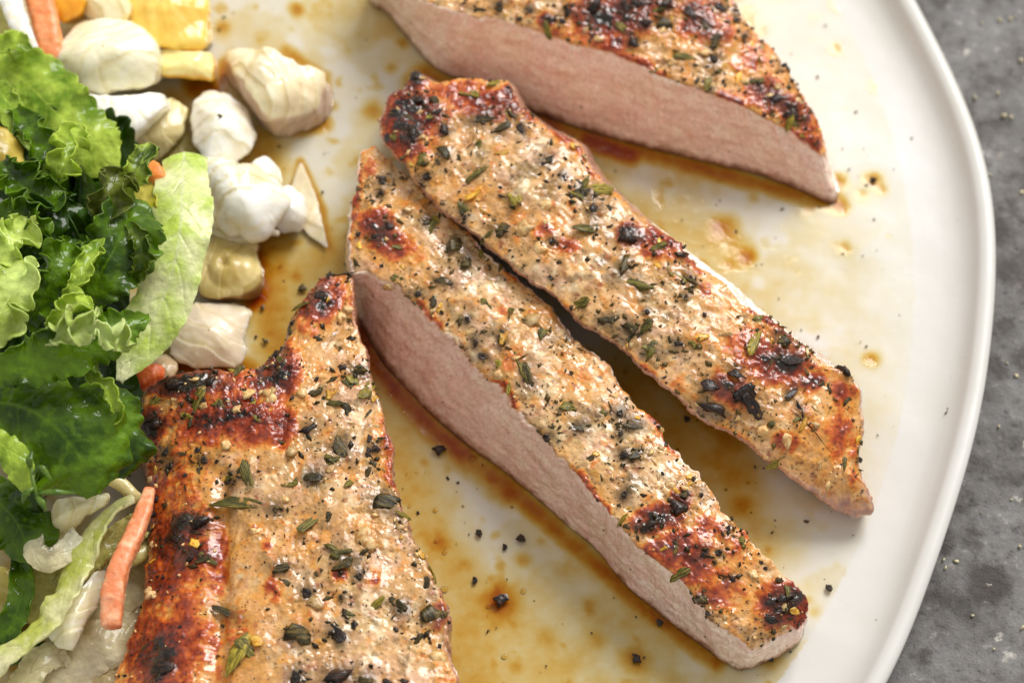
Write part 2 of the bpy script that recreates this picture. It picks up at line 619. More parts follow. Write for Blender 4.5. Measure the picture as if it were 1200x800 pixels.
def pork(label, rim, spine, zsp, ns, nr, nh, sear, gold, seed, cutdir, bits=(), crust=0.0, relief=()):
    """rim rows: (px, py, z, bx, by) upper edge and its foot on the plate (bx None: straight down, leaning bx=('s',dx,dy))"""
    ctrl = []
    for r in rim:
        T = at(r[0], r[1], r[2])
        if len(r) >= 5 and r[3] is not None:
            B = at(r[3], r[4], 0.4)
        else:
            B = np.array([T[0], T[1], 0.4])
        ctrl.append(np.r_[T, B])
    ctrl = np.array(ctrl)
    L = smooth_loop(ctrl, ns, True, 0.42)
    T, B = L[:, :3], L[:, 3:]
    sp = np.array([at(x, y, z) for (x, y), z in zip(spine, zsp)])
    # nearest point of the spine polyline
    best, C = np.full(ns, 1e9), np.zeros((ns, 3))
    for a, b in zip(sp[:-1], sp[1:]):
        d = b - a
        t = np.clip(((T - a)[:, :2] @ d[:2]) / (d[:2] @ d[:2]), 0, 1)
        q = a + t[:, None] * d
        e = np.linalg.norm((T - q)[:, :2], axis=1)
        k = e < best
        best[k], C[k] = e[k], q[k]
    kk = np.hanning(max(5, ns // 14) | 1)
    kk /= kk.sum()
    h = len(kk) // 2
    for c in range(3):
        C[:, c] = np.convolve(np.r_[C[-h:, c], C[:, c], C[:h, c]], kk, 'valid')
    out = (T - C)[:, :2]
    out = out / np.maximum(np.linalg.norm(out, axis=1), 1e-6)[:, None]
    tat = 1.5 * fbm(T, 11, 2, seed + 300) + 0.8 * fbm(T, 3.2, 3, seed + 301) + 0.55 * np.clip(fbm(T, 1.1, 2, seed + 302) - 0.15, 0, 1) - 0.25 * np.clip(fbm(T, 1.5, 2, seed + 303) - 0.2, 0, 1)
    T = T.copy()
    T[:, :2] += out * tat[:, None]
    T[:, 2] += 0.5 * fbm(T, 4.5, 2, seed + 304)
    v = np.linspace(0, 1, nr) ** 0.92
    top = C[None] + (T - C)[None] * v[:, None, None]
    top[:, :, 2] = C[None, :, 2] + (T - C)[None, :, 2] * (v[:, None] ** 2.2)
    w = np.linspace(0, 1, nh + 1)[1:]
    side = T[None] + (B - T)[None] * w[:, None, None]
    cen = B.mean(0)
    bot = B[None] + (np.r_[C[:, :2].T, [np.full(ns, 0.4)]].T - B)[None] * np.linspace(0, 1, 5)[1:, None, None]
    G = np.concatenate([top, side, bot])
    nrow = len(G)
    # round the edge between top and side
    for it in range(14):
        S = G.copy()
        S[1:-1] = 0.25 * G[:-2] + 0.5 * G[1:-1] + 0.25 * G[2:]
        band = np.exp(-((np.arange(nrow) - (nr - 1)) / 5.0) ** 2)[:, None, None]
        G = G * (1 - band) + S * band
    N = -grid_normals(G)
    if N[nr // 2, :, 2].mean() < 0:
        N = -N
    kz = ss(np.arange(nrow), 1, nr * 0.25)[:, None, None]
    N = np.array([0, 0, 1.0]) * (1 - kz) + N * kz
    N /= np.linalg.norm(N, axis=-1, keepdims=True)
    P = G.reshape(-1, 3)
    row = np.repeat(np.arange(nrow), ns)
    px, py = proj(P)
    topw = ss(N.reshape(-1, 3)[:, 2], 0.30, 0.72) * (row < nr + 4)
    # masks
    s = np.zeros(len(P))
    for (x, y, rx, ry, a, k) in sear:
        s = np.maximum(s, min(k, 1.0) * 0.97 * blob(px, py, x, y, rx, ry, a))
    g = np.zeros(len(P))
    for (x, y, rx, ry, a, k) in gold:
        g = np.maximum(g, k * blob(px, py, x, y, rx, ry, a))
    rimb = np.exp(-(np.maximum(nr - 1 - row, 0) / (nr * 0.17)) ** 2) * (row < nr + 3) * ss(fbm(P, 11, 2, seed + 95), -0.12, 0.35)
    s = np.maximum(s, 0.46 * rimb)
    g = np.maximum(g * 1.15, 1.25 * s ** 0.55 * (s > 0.02))
    n_big, n_mid, n_fine = fbm(P, 7, 3, seed), fbm(P, 2.2, 3, seed + 3), fbm(P, 0.8, 2, seed + 5)
    r_mid = ridged(P, 1.5, 2, seed + 9)
    sv = s * (1.02 + 0.55 * n_mid + 0.35 * n_big) + 0.20 * s * n_fine + 0.10 * ss(n_big, 0.1, 0.6)
    sv = sv + 0.30 * ss(s, 0.1, 0.5) * fbm(P, 4.2, 3, seed + 91) + 0.16 * ss(s, 0.1, 0.4) * fbm(P, 1.2, 2, seed + 92)
    sv = np.clip(0.42 + (sv - 0.42) * 1.25, 0, 1) * np.maximum(topw, 0.0)
    # paste that holds the herbs on
    hb, hd = np.zeros(len(P)), np.zeros(len(P))
    for (k, x, y, l, w, a) in bits:
        near = np.where((np.abs(px - x) < l * 1.6 + 14) & (np.abs(py - y) < l * 1.6 + 14))[0]
        q = blob(px[near], py[near], x, y, 0.62 * l + 6, 0.62 * w + 6, a)
        hb[near] = np.maximum(hb[near], q)
        if k in ("k", "char", "leaf", "d", "pepper"):
            hd[near] = np.maximum(hd[near], blob(px[near], py[near], x, y, 0.55 * l + 3, 0.55 * w + 3, a))
    # displacement: smooth, wet stretches between crumbly ones
    crumb = ss(fbm(P, 8, 2, seed + 25), -0.05, 0.45)
    amp_top = 0.9 * fbm(P, 15, 2, seed + 23) + 0.55 * n_big + (0.22 + 0.34 * crumb) * n_mid + 0.26 * r_mid * (0.25 * crumb + sv) + (0.02 + 0.10 * crumb) * n_fine + 0.4 * s * fbm(P, 3.2, 2, seed + 21)
    amp_top += (0.04 + 0.20 * crumb) * ss(fbm(P, 1.8, 2, seed + 31), 0.12, 0.42) + 0.28 * hb * (1 + 0.8 * n_mid)
    for (x0, y0, x1, y1, wd, am) in relief:
        t = np.clip(((px - x0) * (x1 - x0) + (py - y0) * (y1 - y0)) / ((x1 - x0) ** 2 + (y1 - y0) ** 2), 0, 1)
        dd = np.hypot(px - x0 - t * (x1 - x0), py - y0 - t * (y1 - y0)) + 5 * n_big
        amp_top += am * np.exp(-(dd / wd) ** 2) * (0.8 + 0.4 * n_big)
    fib = P @ np.array(cutdir)
    Pf = P.copy()
    Pf -= np.outer(fib, cutdir) * 0.66
    nf = fbm(Pf, 1.2, 3, seed + 41)
    amp_top += 0.30 * (1 - crumb) * fbm(Pf, 2.2, 2, seed + 43)
    amp_side = 0.5 * n_big + 0.17 * nf + 0.16 * ridged(Pf, 2.6, 2, seed + 49) + 0.2 * fbm(Pf, 3, 2, seed + 48) + 0.12 * n_fine + 0.12 * ss(fbm(P, 1.4, 2, seed + 45), 0.1, 0.4)
    D = amp_top * topw + amp_side * (1 - topw)
    edge = np.exp(-((row - (nr - 1)) / 3.5) ** 2)
    D += edge * (0.35 * fbm(P, 1.6, 2, seed + 51) + 0.4 * n_mid)
    D *= (row < nr + nh)
    P2 = P + N.reshape(-1, 3) * D[:, None]
    # colours
    base = mix(CREAM, PINKP, ss(fbm(P, 5, 3, seed + 61), -0.2, 0.3))
    base = mix(base, lin(240, 214, 170), 0.75 * ss(fbm(P, 3.0, 2, seed + 63), 0.05, 0.35))
    base = mix(base, lin(164, 108, 56), 0.75 * ss(fbm(P, 3.2, 3, seed + 65), 0.04, 0.36))
    base = mix(base, lin(204, 150, 86), 0.7 * ss(fbm(P, 9, 3, seed + 66), -0.05, 0.35))
    paste = np.clip(0.85 * ss(fbm(P, 4.6, 3, seed + 67), 0.10, 0.36) + 0.85 * hb, 0, 1)
    base = mix(base, mix(lin(142, 110, 62), lin(82, 66, 32), ss(n_fine + n_mid, -0.2, 0.4)), 0.75 * paste)
    gm = np.clip(g * (0.95 + 0.9 * n_mid) + 0.75 * ss(fbm(P, 3.0, 3, seed + 69), 0.12, 0.42), 0, 1)
    base = mix(base, GOLD, 0.85 * gm)
    base = mix(base, ORNG, 0.75 * ss(gm, 0.55, 1.0) * ss(n_fine + n_big, -0.15, 0.4))
    base = mix(base, lin(150, 74, 34), 0.7 * ss(fbm(P, 2.0, 2, seed + 70), 0.36, 0.55))
    tc = ramp(sv, [(0, CREAM), (0.20, GOLD), (0.36, ORNG), (0.56, REDB), (0.86, DKRED), (1.0, CHAR)])
    topc = mix(base, tc, ss(sv, 0.06, 0.32))
    topc = mix(topc, lin(56, 42, 22), 0.75 * hd)
    topc = mix(topc, lin(52, 40, 26), 0.85 * ss(fbm(P, 0.7, 2, seed + 71), 0.36, 0.50) * (0.35 + 0.65 * paste))
    topc = mix(topc, lin(34, 26, 20), 0.85 * ss(pn(P, 0.55, seed + 73), 0.52, 0.62))
    cut = mix(CUTF, CUTP, ss(fbm(P, 9, 2, seed + 81), -0.3, 0.3))
    nf2 = fbm(Pf, 2.6, 3, seed + 47)
    cut = mix(cut, lin(226, 186, 160), 0.55 * ss(nf2, 0.0, 0.4))
    cut = mix(cut, lin(224, 184, 158), 0.45 * ss(nf, 0.05, 0.45))
    cut = mix(cut, lin(250, 230, 202), 0.65 * ss(-nf - 0.5 * nf2, 0.05, 0.4))
    cut = mix(cut, lin(240, 196, 178), 0.5 * ss(fbm(P, 5, 2, seed + 83), 0.0, 0.4))
    hz = P[:, 2]
    cut = mix(cut, lin(212, 166, 140), 0.4 * ss(fbm(P, 0.9, 2, seed + 85), 0.1, 0.45))
    cut = mix(cut, lin(252, 236, 216), 0.5 * ss(fbm(P, 1.1, 2, seed + 86), 0.2, 0.5))
    cut = mix(cut, lin(158, 104, 52), 0.8 * ss(-hz - 1.5 * n_mid - 1.0 * n_big, -3.0, -1.0))
    cut = mix(cut, lin(92, 42, 20), 0.75 * ss(-hz - 1.2 * n_mid - 0.8 * n_big, -1.7, -0.3))
    cut = mix(cut, mix(lin(176, 104, 52), lin(126, 54, 26), ss(n_mid, -0.2, 0.3)), crust)
    C3 = mix(cut, topc, ss(topw, 0.25, 0.75))
    rough = 0.40 - 0.10 * sv - 0.08 * gm + 0.10 * n_mid - 0.02 * (1 - topw)
    rough = np.clip(rough, 0.22, 0.62)
    o = Piece()
    basepos = np.array([cen[0], cen[1], 0.0])
    o.root = root("pork_chop" if "chop" in label.split(" on ")[0].split(",")[0] and "slice" not in label else "pork_slice", basepos, label, "pork")
    me = new_mesh("meat", P2 - basepos, grid_faces(nrow, ns), M_MEAT, C3, rough)
    link("meat", me, o.root)
    o.base = basepos
    o.P = P2.reshape(nrow, ns, 3)[:nr + 2].reshape(-1, 3)
    Gn = -grid_normals(P2.reshape(nrow, ns, 3))
    if Gn[nr // 2, :, 2].mean() < 0:
        Gn = -Gn
    # smoothed normals for placing bits
    o.N = N[:nr + 2].reshape(-1, 3)
    o.px, o.py = proj(o.P)
    o.sv = sv.reshape(nrow, ns)[:nr + 2].ravel()
    o.allP, o.allN, o.topw = P2, N.reshape(-1, 3), topw
    o.apx, o.apy = proj(P2)
    o.row, o.nr, o.nh = row, nr, nh
    return o


# --- pieces of herb and spice, a few shared meshes of each kind


def needle_mesh(name, mat, seed, taper=0.35):
    """a chopped rosemary leaf, one long: rolled edges, a groove along the top, ragged ends"""
    r = random.Random(seed)
    nu, nv = 9, 8
    V = []
    bend, twist = r.uniform(-0.22, 0.22), r.uniform(-0.9, 0.9)
    sharp = r.choice((0, 1, 2))
    for i in range(nu):
        t = i / (nu - 1)
        w = 0.5 * (1 - taper * abs(2 * t - 1) ** 2) * (1 if i not in (0, nu - 1) else 0.8) * r.uniform(0.82, 1.12)
        if sharp == 1:
            w *= (1 - t) ** 0.45 * 0.85 + 0.15
        if sharp == 2:
            w *= t ** 0.45 * 0.85 + 0.15
        for j in range(nv):
            a = 2 * math.pi * j / nv
            y, z = math.cos(a), math.sin(a)
            z = z * 0.30 + (0.30 * abs(y) - 0.12 if z > 0 else 0.16 * abs(y))
            y, z = y * math.cos(twist * (t - .5)) - z * math.sin(twist * (t - .5)), y * math.sin(twist * (t - .5)) + z * math.cos(twist * (t - .5))
            ex = r.uniform(-.05, .05) if i in (0, nu - 1) else r.uniform(-.012, .012)
            V.append((t - 0.5 + ex, w * y + bend * math.sin(math.pi * t) + r.uniform(-.05, .05), w * z + r.uniform(-.05, .05) + 0.10 * math.sin(3 * t + seed)))
    F = [(i * nv + j, i * nv + (j + 1) % nv, (i + 1) * nv + (j + 1) % nv, (i + 1) * nv + j) for i in range(nu - 1) for j in range(nv)]
    me = bpy.data.meshes.new(name)
    me.from_pydata(V, [], F + [tuple(range(nv))[::-1], tuple((nu - 1) * nv + j for j in range(nv))])
    for p in me.polygons:
        p.use_smooth = len(p.vertices) == 4
    me.materials.append(mat)
    return me


def chip_mesh(name, mat, seed, thick=0.30, n=9, smooth=True, jag=0.3):
    """an irregular lump or flake, about one across"""
    r = random.Random(seed)
    V, F = [], []
    rad = [0.5 * (1 + r.uniform(-jag * 1.6, jag)) for _ in range(n)]
    bx, by, bxy = r.uniform(-0.5, 0.5), r.uniform(-0.6, 0.6), r.uniform(-0.5, 0.5)
    for lay, (k, zz) in enumerate(((0.70, -0.8), (1.0, 0.0), (0.66, 0.8))):
        for i in range(n):
            a = 2 * math.pi * i / n + r.uniform(-.16, .16)
            q = k * r.uniform(0.86, 1.12)
            x, y = q * rad[i] * math.cos(a), q * rad[i] * math.sin(a)
            V.append((x, y, zz * thick * 0.5 * r.uniform(0.5, 1.5) + bx * x * x + by * y * y + bxy * x * y))
    V += [(r.uniform(-.1, .1), r.uniform(-.1, .1), -thick * 0.5), (r.uniform(-.15, .15), r.uniform(-.15, .15), thick * r.uniform(0.2, 0.8))]
    for l in range(2):
        for i in range(n):
            F.append((l * n + i, l * n + (i + 1) % n, (l + 1) * n + (i + 1) % n, (l + 1) * n + i))
    for i in range(n):
        F.append((3 * n, (i + 1) % n, i))
        F.append((3 * n + 1, 2 * n + i, 2 * n + (i + 1) % n))
    me = bpy.data.meshes.new(name)
    me.from_pydata(V, [], F)
    for p in me.polygons:
        p.use_smooth = smooth
    me.materials.append(mat)
    return me


NEEDLE = {k: [needle_mesh("rosemary_" + k, m, 10 * i + q, 0.2 + 0.25 * (q % 3)) for q in range(7)] for i, (k, m) in
          enumerate((("g", M_HERB_G), ("d", M_HERB_D), ("y", M_HERB_Y), ("k", M_CHAR)))}
CHIP = {k: [chip_mesh("bit_" + k, m, 100 * i + q, th_, nn, sm, jg) for q in range(8)] for i, (k, m, th_, nn, sm, jg) in
        enumerate((("leaf", M_HERB_D, 0.20, 9, True, 0.42), ("leafg", M_HERB_G, 0.20, 9, True, 0.42), ("pepper", M_PEPPER, 0.6, 6, False, 0.3), ("char", M_CHAR, 0.40, 9, True, 0.42),
                   ("garlic", M_GARLIC, 0.34, 9, True, 0.36), ("zest", M_ZEST, 0.2, 8, True, 0.4)))}
PARTNAME = {"g": "rosemary_leaf", "d": "rosemary_leaf", "y": "rosemary_leaf", "k": "charred_leaf", "leaf": "herb_flake", "leafg": "herb_flake",
            "pepper": "pepper_flake", "char": "charred_flake", "garlic": "garlic_bit", "zest": "lemon_zest"}


def frame(n, d):
    n = n / np.linalg.norm(n)
    x = d - n * (d @ n)
    x /= max(np.linalg.norm(x), 1e-9)
    y = np.cross(n, x)
    return x, y, n


def put(piece, kind, x, y, length, width, ang=0.0, lift=-0.05, height=None):
    """place a herb or spice bit on a piece of meat at a photo pixel; sizes in photo pixels"""
    i = int(np.argmin((piece.px - x) ** 2 + (piece.py - y) ** 2))
    p, nrm = piece.P[i], piece.N[i]
    if nrm[2] < 0.15:
        nrm = nrm + np.array([0, 0, 0.4])
    nrm = nrm + RNG.normal(0, 0.22, 3)
    if kind == "pepper":
        length, width = length * 0.85, width * 0.85
    a = math.radians(ang)
    d = at(x + math.cos(a), y + math.sin(a), p[2]) - at(x, y, p[2])
    X, Y, Z = frame(nrm, d)
    l, w = length * 0.18, width * 0.18
    h = (height or (w if kind not in CHIP else 0.5 * (l + w))) if height is None else height * 0.18
    pool = NEEDLE.get(kind) or CHIP[kind]
    o = link(PARTNAME[kind], random.choice(pool), piece.root)
    q = p + Z * lift * h * 0.3 - piece.base
    M = Matrix(((X[0] * l, Y[0] * w, Z[0] * h, q[0]), (X[1] * l, Y[1] * w, Z[1] * h, q[1]), (X[2] * l, Y[2] * w, Z[2] * h, q[2]), (0, 0, 0, 1000)))
    M = Matrix([[M[r][c] * 0.001 for c in range(4)] for r in range(3)] + [[0, 0, 0, 1]])
    o.matrix_local = M
    return o


OCT = np.array([(1, 0, 0), (-1, 0, 0), (0, 1, 0), (0, -1, 0), (0, 0, 1), (0, 0, -1)], float)
OCTF = np.array([(0, 2, 4), (2, 1, 4), (1, 3, 4), (3, 0, 4), (2, 0, 5), (1, 2, 5), (3, 1, 5), (0, 3, 5)])


def crumbs(points, sizes, seed, sliver=1.0):
    r = np.random.default_rng(seed)
    n = len(points)
    sc = r.uniform(0.45, 1.2, (n, 1, 3)) * np.asarray(sizes)[:, None, None] * 0.5
    sc[:, :, 0] *= r.uniform(0.9, 0.9 + 1.7 * sliver, (n, 1))
    V = OCT[None] * sc + r.normal(0, 0.12, (n, 6, 3)) * np.asarray(sizes)[:, None, None]
    a = r.uniform(0, 6.28, n)
    c, s = np.cos(a)[:, None], np.sin(a)[:, None]
    V = np.stack([V[..., 0] * c - V[..., 1] * s, V[..., 0] * s + V[..., 1] * c, V[..., 2]], -1)
    V = V + np.asarray(points)[:, None]
    F = (OCTF[None] + (np.arange(n) * 6)[:, None, None]).reshape(-1, 3)
    return V.reshape(-1, 3), F


def season(piece, key, seed, counts, side_specks=0):
    """tiny seasoning, too small to pick apart: one part per kind; plus random larger bits"""
    r = np.random.default_rng(seed)
    ok = np.where((piece.topw > 0.6) & (piece.row < piece.nr))[0]
    wt = (piece.row[ok] / piece.nr) ** 1.0
    wt = wt / wt.sum()
    cl = []
    for (k, x, y, l, w, a) in HERBS[key]:
        if k in ('garlic', 'zest'):
            continue
        for q in range(9):
            dx, dy = r.normal(0, 0.5 * l + 5), r.normal(0, 0.5 * l + 5)
            cl.append(ok[np.argmin((piece.apx[ok] - x - dx) ** 2 + (piece.apy[ok] - y - dy) ** 2)])
    cl = np.array(cl)
    for nm, mat, num, lo, hi in (("pepper_dust", M_PEPPER, counts[0], 0.16, 0.62), ("herb_dust", M_HERB_D, counts[1], 0.3, 1.2),
                                 ("garlic_crumbs", M_GARLIC, counts[2], 0.3, 1.0)):
        idx = r.choice(ok, num, p=wt)
        clump = pn(piece.allP[idx], 6.0, seed) > (-0.25 if nm == "pepper_dust" else -0.05)
        idx = idx[clump]
        if nm == "herb_dust" and cl is not None:
            idx = np.concatenate([idx, cl])
        sz = lo + (hi - lo) * r.random(len(idx)) ** 2.2
        pts = piece.allP[idx] + piece.allN[idx] * sz[:, None] * 0.12
        if nm == "pepper_dust" and side_specks:
            sd = np.where((piece.topw < 0.2) & (piece.row > piece.nr + 6) & (piece.row < piece.nr + piece.nh - 10))[0]
            j = r.choice(sd, side_specks)
            pts = np.concatenate([pts, piece.allP[j]])
            sz = np.concatenate([sz, 0.2 + 0.35 * r.random(side_specks)])
        V, F = crumbs(pts - piece.base, sz, seed + 1)
        o = link(nm, new_mesh(nm, V, F, mat, smooth=False), piece.root)
        o["kind"] = "stuff"
    inframe = ok[(piece.apx[ok] > -20) & (piece.apx[ok] < 1220) & (piece.apy[ok] > -20) & (piece.apy[ok] < 820)]
    w2 = (piece.row[inframe] / piece.nr)
    w2 = w2 / w2.sum()
    for kind, num, l0, l1, ar in counts[3]:
        for i in r.choice(inframe, num, p=w2):
            l = r.uniform(l0, l1)
            put(piece, kind, piece.apx[i], piece.apy[i], l, l * ar * r.uniform(0.75, 1.25), r.uniform(0, 180))


# ---- herbs one can pick out
HERBS = dict([
    ("A", [("g", 277, 592, 62, 17, 4), ("g", 291, 556, 36, 13, 76), ("g", 367, 606, 48, 14, -52), ("y", 278, 766, 52, 20, -62), ("leaf", 452, 588, 34, 26, 20), ("leaf", 507, 722, 32, 26, 60), ("leaf", 418, 436, 26, 18, 20),
             ("leafg", 441, 452, 14, 8, 0), ("pepper", 360, 695, 22, 20, 0), ("garlic", 370, 706, 18, 14, 0), ("k", 394, 742, 28, 14, 40), ("char", 230, 612, 36, 20, 20), ("pepper", 269, 563, 16, 12, 0), ("pepper", 240, 538, 15, 12, 0), ("pepper", 200, 545, 16, 12, 0), ("pepper", 195, 530, 14, 12, 0),
             ("pepper", 421, 674, 12, 12, 0), ("d", 400, 660, 26, 14, -30), ("leafg", 396, 646, 30, 16, 10), ("pepper", 347, 792, 22, 20, 0), ("char", 395, 792, 34, 22, 0), ("garlic", 430, 632, 28, 26, 0), ("garlic", 266, 520, 14, 14, 0), ("garlic", 340, 528, 26, 20, 0), ("leaf", 328, 666, 22, 14, 0), ("d", 268, 718, 40, 10, 25),
             ("char", 362, 502, 24, 16, -30), ("d", 400, 522, 28, 16, 70), ("leafg", 390, 540, 24, 16, 0), ("d", 365, 560, 26, 18, 10), ("garlic", 352, 460, 24, 14, 0), ("pepper", 440, 525, 14, 12, 0), ("char", 180, 496, 26, 24, 40), ("char", 245, 447, 26, 18, 0), ("char", 200, 452, 30, 18, 0), ("pepper", 385, 318, 8, 16, 0), ("char", 328, 415, 16, 14, 0), ("leafg", 256, 474, 16, 14, 20),
             ("y", 508, 672, 22, 8, 5), ("garlic", 498, 648, 14, 12, 0), ("garlic", 514, 770, 22, 18, 0), ("leaf", 470, 712, 24, 16, 30), ("leaf", 322, 596, 20, 16, 0), ("leafg", 412, 720, 18, 12, 0), ("leaf", 350, 745, 26, 22, 0), ("pepper", 400, 700, 8, 8, 0), ("k", 375, 345, 14, 12, 0), ("k", 408, 318, 26, 6, 8), ("zest", 388, 462, 16, 14, 0), ("zest", 300, 752, 20, 14, 0), ("leaf", 428, 800, 24, 18, 0), ("char", 190, 782, 26, 20, 0), ("char", 207, 632, 14, 12, 0), ("char", 222, 655, 12, 10, 0), ("garlic", 300, 622, 18, 14, 0)]),
    ("B", [("garlic", 626, 376, 26, 22, 40), ("g", 640, 388, 30, 13, -60), ("g", 612, 430, 40, 16, 62), ("d", 618, 440, 30, 12, 80), ("g", 664, 478, 18, 14, 0), ("pepper", 727, 484, 14, 12, 0), ("leafg", 706, 483, 16, 14, 0), ("d", 680, 500, 18, 10, -5), ("pepper", 641, 512, 14, 12, 0), ("d", 742, 499, 26, 8, 0), ("pepper", 727, 508, 8, 8, 0), ("pepper", 731, 532, 14, 14, 0), ("d", 745, 533, 20, 12, -30),
              ("char", 795, 594, 26, 24, -50), ("char", 757, 617, 30, 16, -15), ("leaf", 803, 578, 20, 16, 0), ("pepper", 843, 648, 12, 11, 0), ("k", 826, 645, 16, 8, -50), ("k", 852, 622, 14, 7, -60), ("pepper", 732, 579, 12, 10, -40), ("d", 735, 577, 18, 9, -50), ("char", 858, 678, 12, 10, -40), ("leafg", 870, 636, 12, 12, 0), ("char", 920, 700, 30, 12, -10), ("k", 905, 725, 16, 12, 20), ("leaf", 820, 702, 20, 14, 50), ("pepper", 830, 718, 14, 8, 30),
              ("pepper", 448, 212, 16, 14, 0), ("pepper", 446, 226, 10, 9, 0), ("leaf", 532, 286, 20, 26, 0), ("leaf", 545, 305, 16, 20, 0), ("d", 518, 330, 24, 11, 10), ("pepper", 548, 374, 8, 8, 0), ("pepper", 558, 402, 10, 16, 0), ("pepper", 566, 418, 14, 9, 30), ("d", 588, 400, 10, 24, 0), ("pepper", 490, 345, 10, 10, 0), ("garlic", 585, 440, 14, 12, 0), ("garlic", 450, 355, 16, 12, 20), ("zest", 590, 396, 14, 20, 0), ("char", 455, 265, 14, 10, 0), ("char", 438, 278, 12, 10, 0), ("garlic", 480, 245, 18, 12, 0), ("leaf", 500, 260, 16, 12, 0), ("zest", 696, 552, 14, 8, 0), ("garlic", 804, 572, 16, 10, 0)]),
    ("C", [("d", 560, 140, 46, 14, 0), ("d", 600, 134, 32, 14, 40), ("k", 612, 150, 22, 10, 60), ("d", 588, 150, 24, 12, -30), ("g", 558, 172, 22, 12, -60), ("g", 562, 202, 36, 11, -32), ("y", 600, 230, 34, 18, 80), ("leaf", 588, 270, 22, 16, 0), ("d", 640, 188, 22, 10, -30), ("y", 700, 224, 36, 15, -3), ("d", 682, 224, 20, 14, 0), ("char", 696, 245, 20, 16, 0), ("g", 690, 267, 40, 13, -10), ("char", 735, 277, 30, 22, -10), ("leafg", 770, 290, 20, 16, 0),
              ("pepper", 802, 298, 11, 7, -10), ("leafg", 742, 332, 44, 26, 22), ("leaf", 730, 312, 30, 14, -60), ("y", 792, 322, 30, 12, 40), ("d", 808, 326, 30, 10, 45), ("pepper", 803, 348, 8, 9, 0), ("pepper", 758, 365, 8, 9, 0), ("leaf", 712, 375, 20, 14, 0), ("leaf", 740, 386, 24, 16, 10), ("g", 764, 408, 22, 20, 0), ("leafg", 760, 414, 14, 24, 0), ("char", 794, 402, 14, 13, 0), ("leafg", 812, 402, 14, 12, 0),
              ("y", 884, 402, 34, 11, -68), ("leafg", 890, 374, 20, 15, -10), ("leaf", 917, 396, 22, 20, 0), ("k", 932, 420, 36, 16, -15), ("char", 937, 402, 14, 12, 0), ("k", 862, 436, 30, 16, 40), ("k", 874, 465, 22, 34, 50), ("k", 882, 476, 34, 16, 50), ("k", 834, 450, 24, 20, 0), ("char", 838, 478, 40, 16, 25), ("k", 928, 458, 28, 9, -52), ("k", 937, 480, 24, 9, 70), ("garlic", 895, 505, 18, 12, 0), ("leafg", 905, 500, 14, 10, 0), ("garlic", 920, 515, 24, 22, 0), ("char", 990, 432, 26, 13, 50), ("zest", 940, 500, 24, 8, -60),
              ("char", 490, 118, 18, 14, 0), ("char", 512, 132, 14, 12, 0), ("char", 484, 160, 16, 26, 0), ("char", 520, 152, 14, 20, 0), ("char", 486, 90, 14, 10, 20), ("pepper", 500, 207, 14, 11, 0), ("leafg", 496, 190, 18, 22, 0), ("pepper", 544, 255, 9, 8, 0), ("garlic", 615, 268, 30, 22, 0), ("garlic", 630, 290, 22, 16, 0), ("pepper", 648, 282, 12, 12, 0), ("zest", 555, 228, 36, 12, -18), ("zest", 588, 180, 16, 10, 0), ("garlic", 850, 390, 20, 10, 10), ("zest", 820, 396, 20, 10, 0), ("pepper", 1012, 537, 10, 10, -30), ("pepper", 660, 206, 8, 8, 0), ("leaf", 520, 180, 18, 12, 40), ("garlic", 640, 240, 20, 14, 0)]),
    ("D", [("char", 694, 8, 26, 22, 0), ("k", 735, 12, 30, 10, 60), ("char", 748, 5, 14, 12, 0), ("char", 742, 50, 16, 16, 0), ("char", 755, 28, 20, 12, 0), ("leaf", 778, 24, 24, 16, 0), ("k", 810, 14, 24, 14, 50), ("char", 782, 5, 22, 20, 0), ("leaf", 826, 32, 26, 18, 60), ("leaf", 838, 48, 20, 18, 0), ("k", 843, 8, 20, 10, 30), ("g", 803, 68, 30, 10, 8), ("pepper", 836, 70, 16, 14, 0), ("g", 836, 84, 24, 13, -8), ("garlic", 788, 74, 16, 12, 0), ("garlic", 828, 62, 18, 10, 0),
             ("pepper", 889, 98, 12, 10, 0), ("char", 909, 116, 18, 20, 30), ("char", 928, 132, 18, 14, 20), ("pepper", 919, 74, 12, 12, 0), ("pepper", 873, 42, 8, 5, 20), ("char", 862, 14, 10, 8, 40), ("char", 645, 24, 14, 10, 0), ("char", 658, 26, 10, 10, 0), ("pepper", 666, 14, 16, 18, 0), ("pepper", 832, 105, 8, 4, 0), ("d", 690, 30, 20, 8, 50), ("pepper", 938, 98, 7, 7, 0), ("garlic", 700, 45, 16, 10, 0), ("zest", 866, 90, 10, 26, 20), ("leafg", 770, 12, 18, 12, 0), ("pepper", 585, 4, 12, 12, 0), ("k", 620, 12, 12, 8, 30)]),
])
# thick uncut chop at the lower left
rim = [(376, 326, 19), (392, 319, 20), (411, 321, 20), (414, 345, 21), (415, 371, 21), (423, 398, 21), (435, 430, 21), (439, 456, 21), (446, 483, 21), (453, 515, 21),
       (459, 545, 21), (466, 572, 21), (477, 605, 21), (489, 635, 21), (504, 668, 21), (511, 690, 21), (524, 714, 21), (524, 738, 21), (532, 765, 21), (541, 800, 21),
       (556, 860, 20), (520, 930, 19), (420, 965, 19), (280, 970, 18), (170, 930, 16), (118, 870, 13), (129, 800, 12), (142, 772, 12), (156, 738, 12), (165, 708, 12),
       (171, 668, 12), (176, 620, 12), (173, 580, 12), (167, 540, 12), (160, 510, 12), (157, 484, 13), (164, 464, 15), (180, 449, 17), (212, 437, 18), (262, 435, 18),
       (298, 437, 17), (318, 420, 16), (336, 402, 16), (339, 383, 16), (352, 358, 17)]
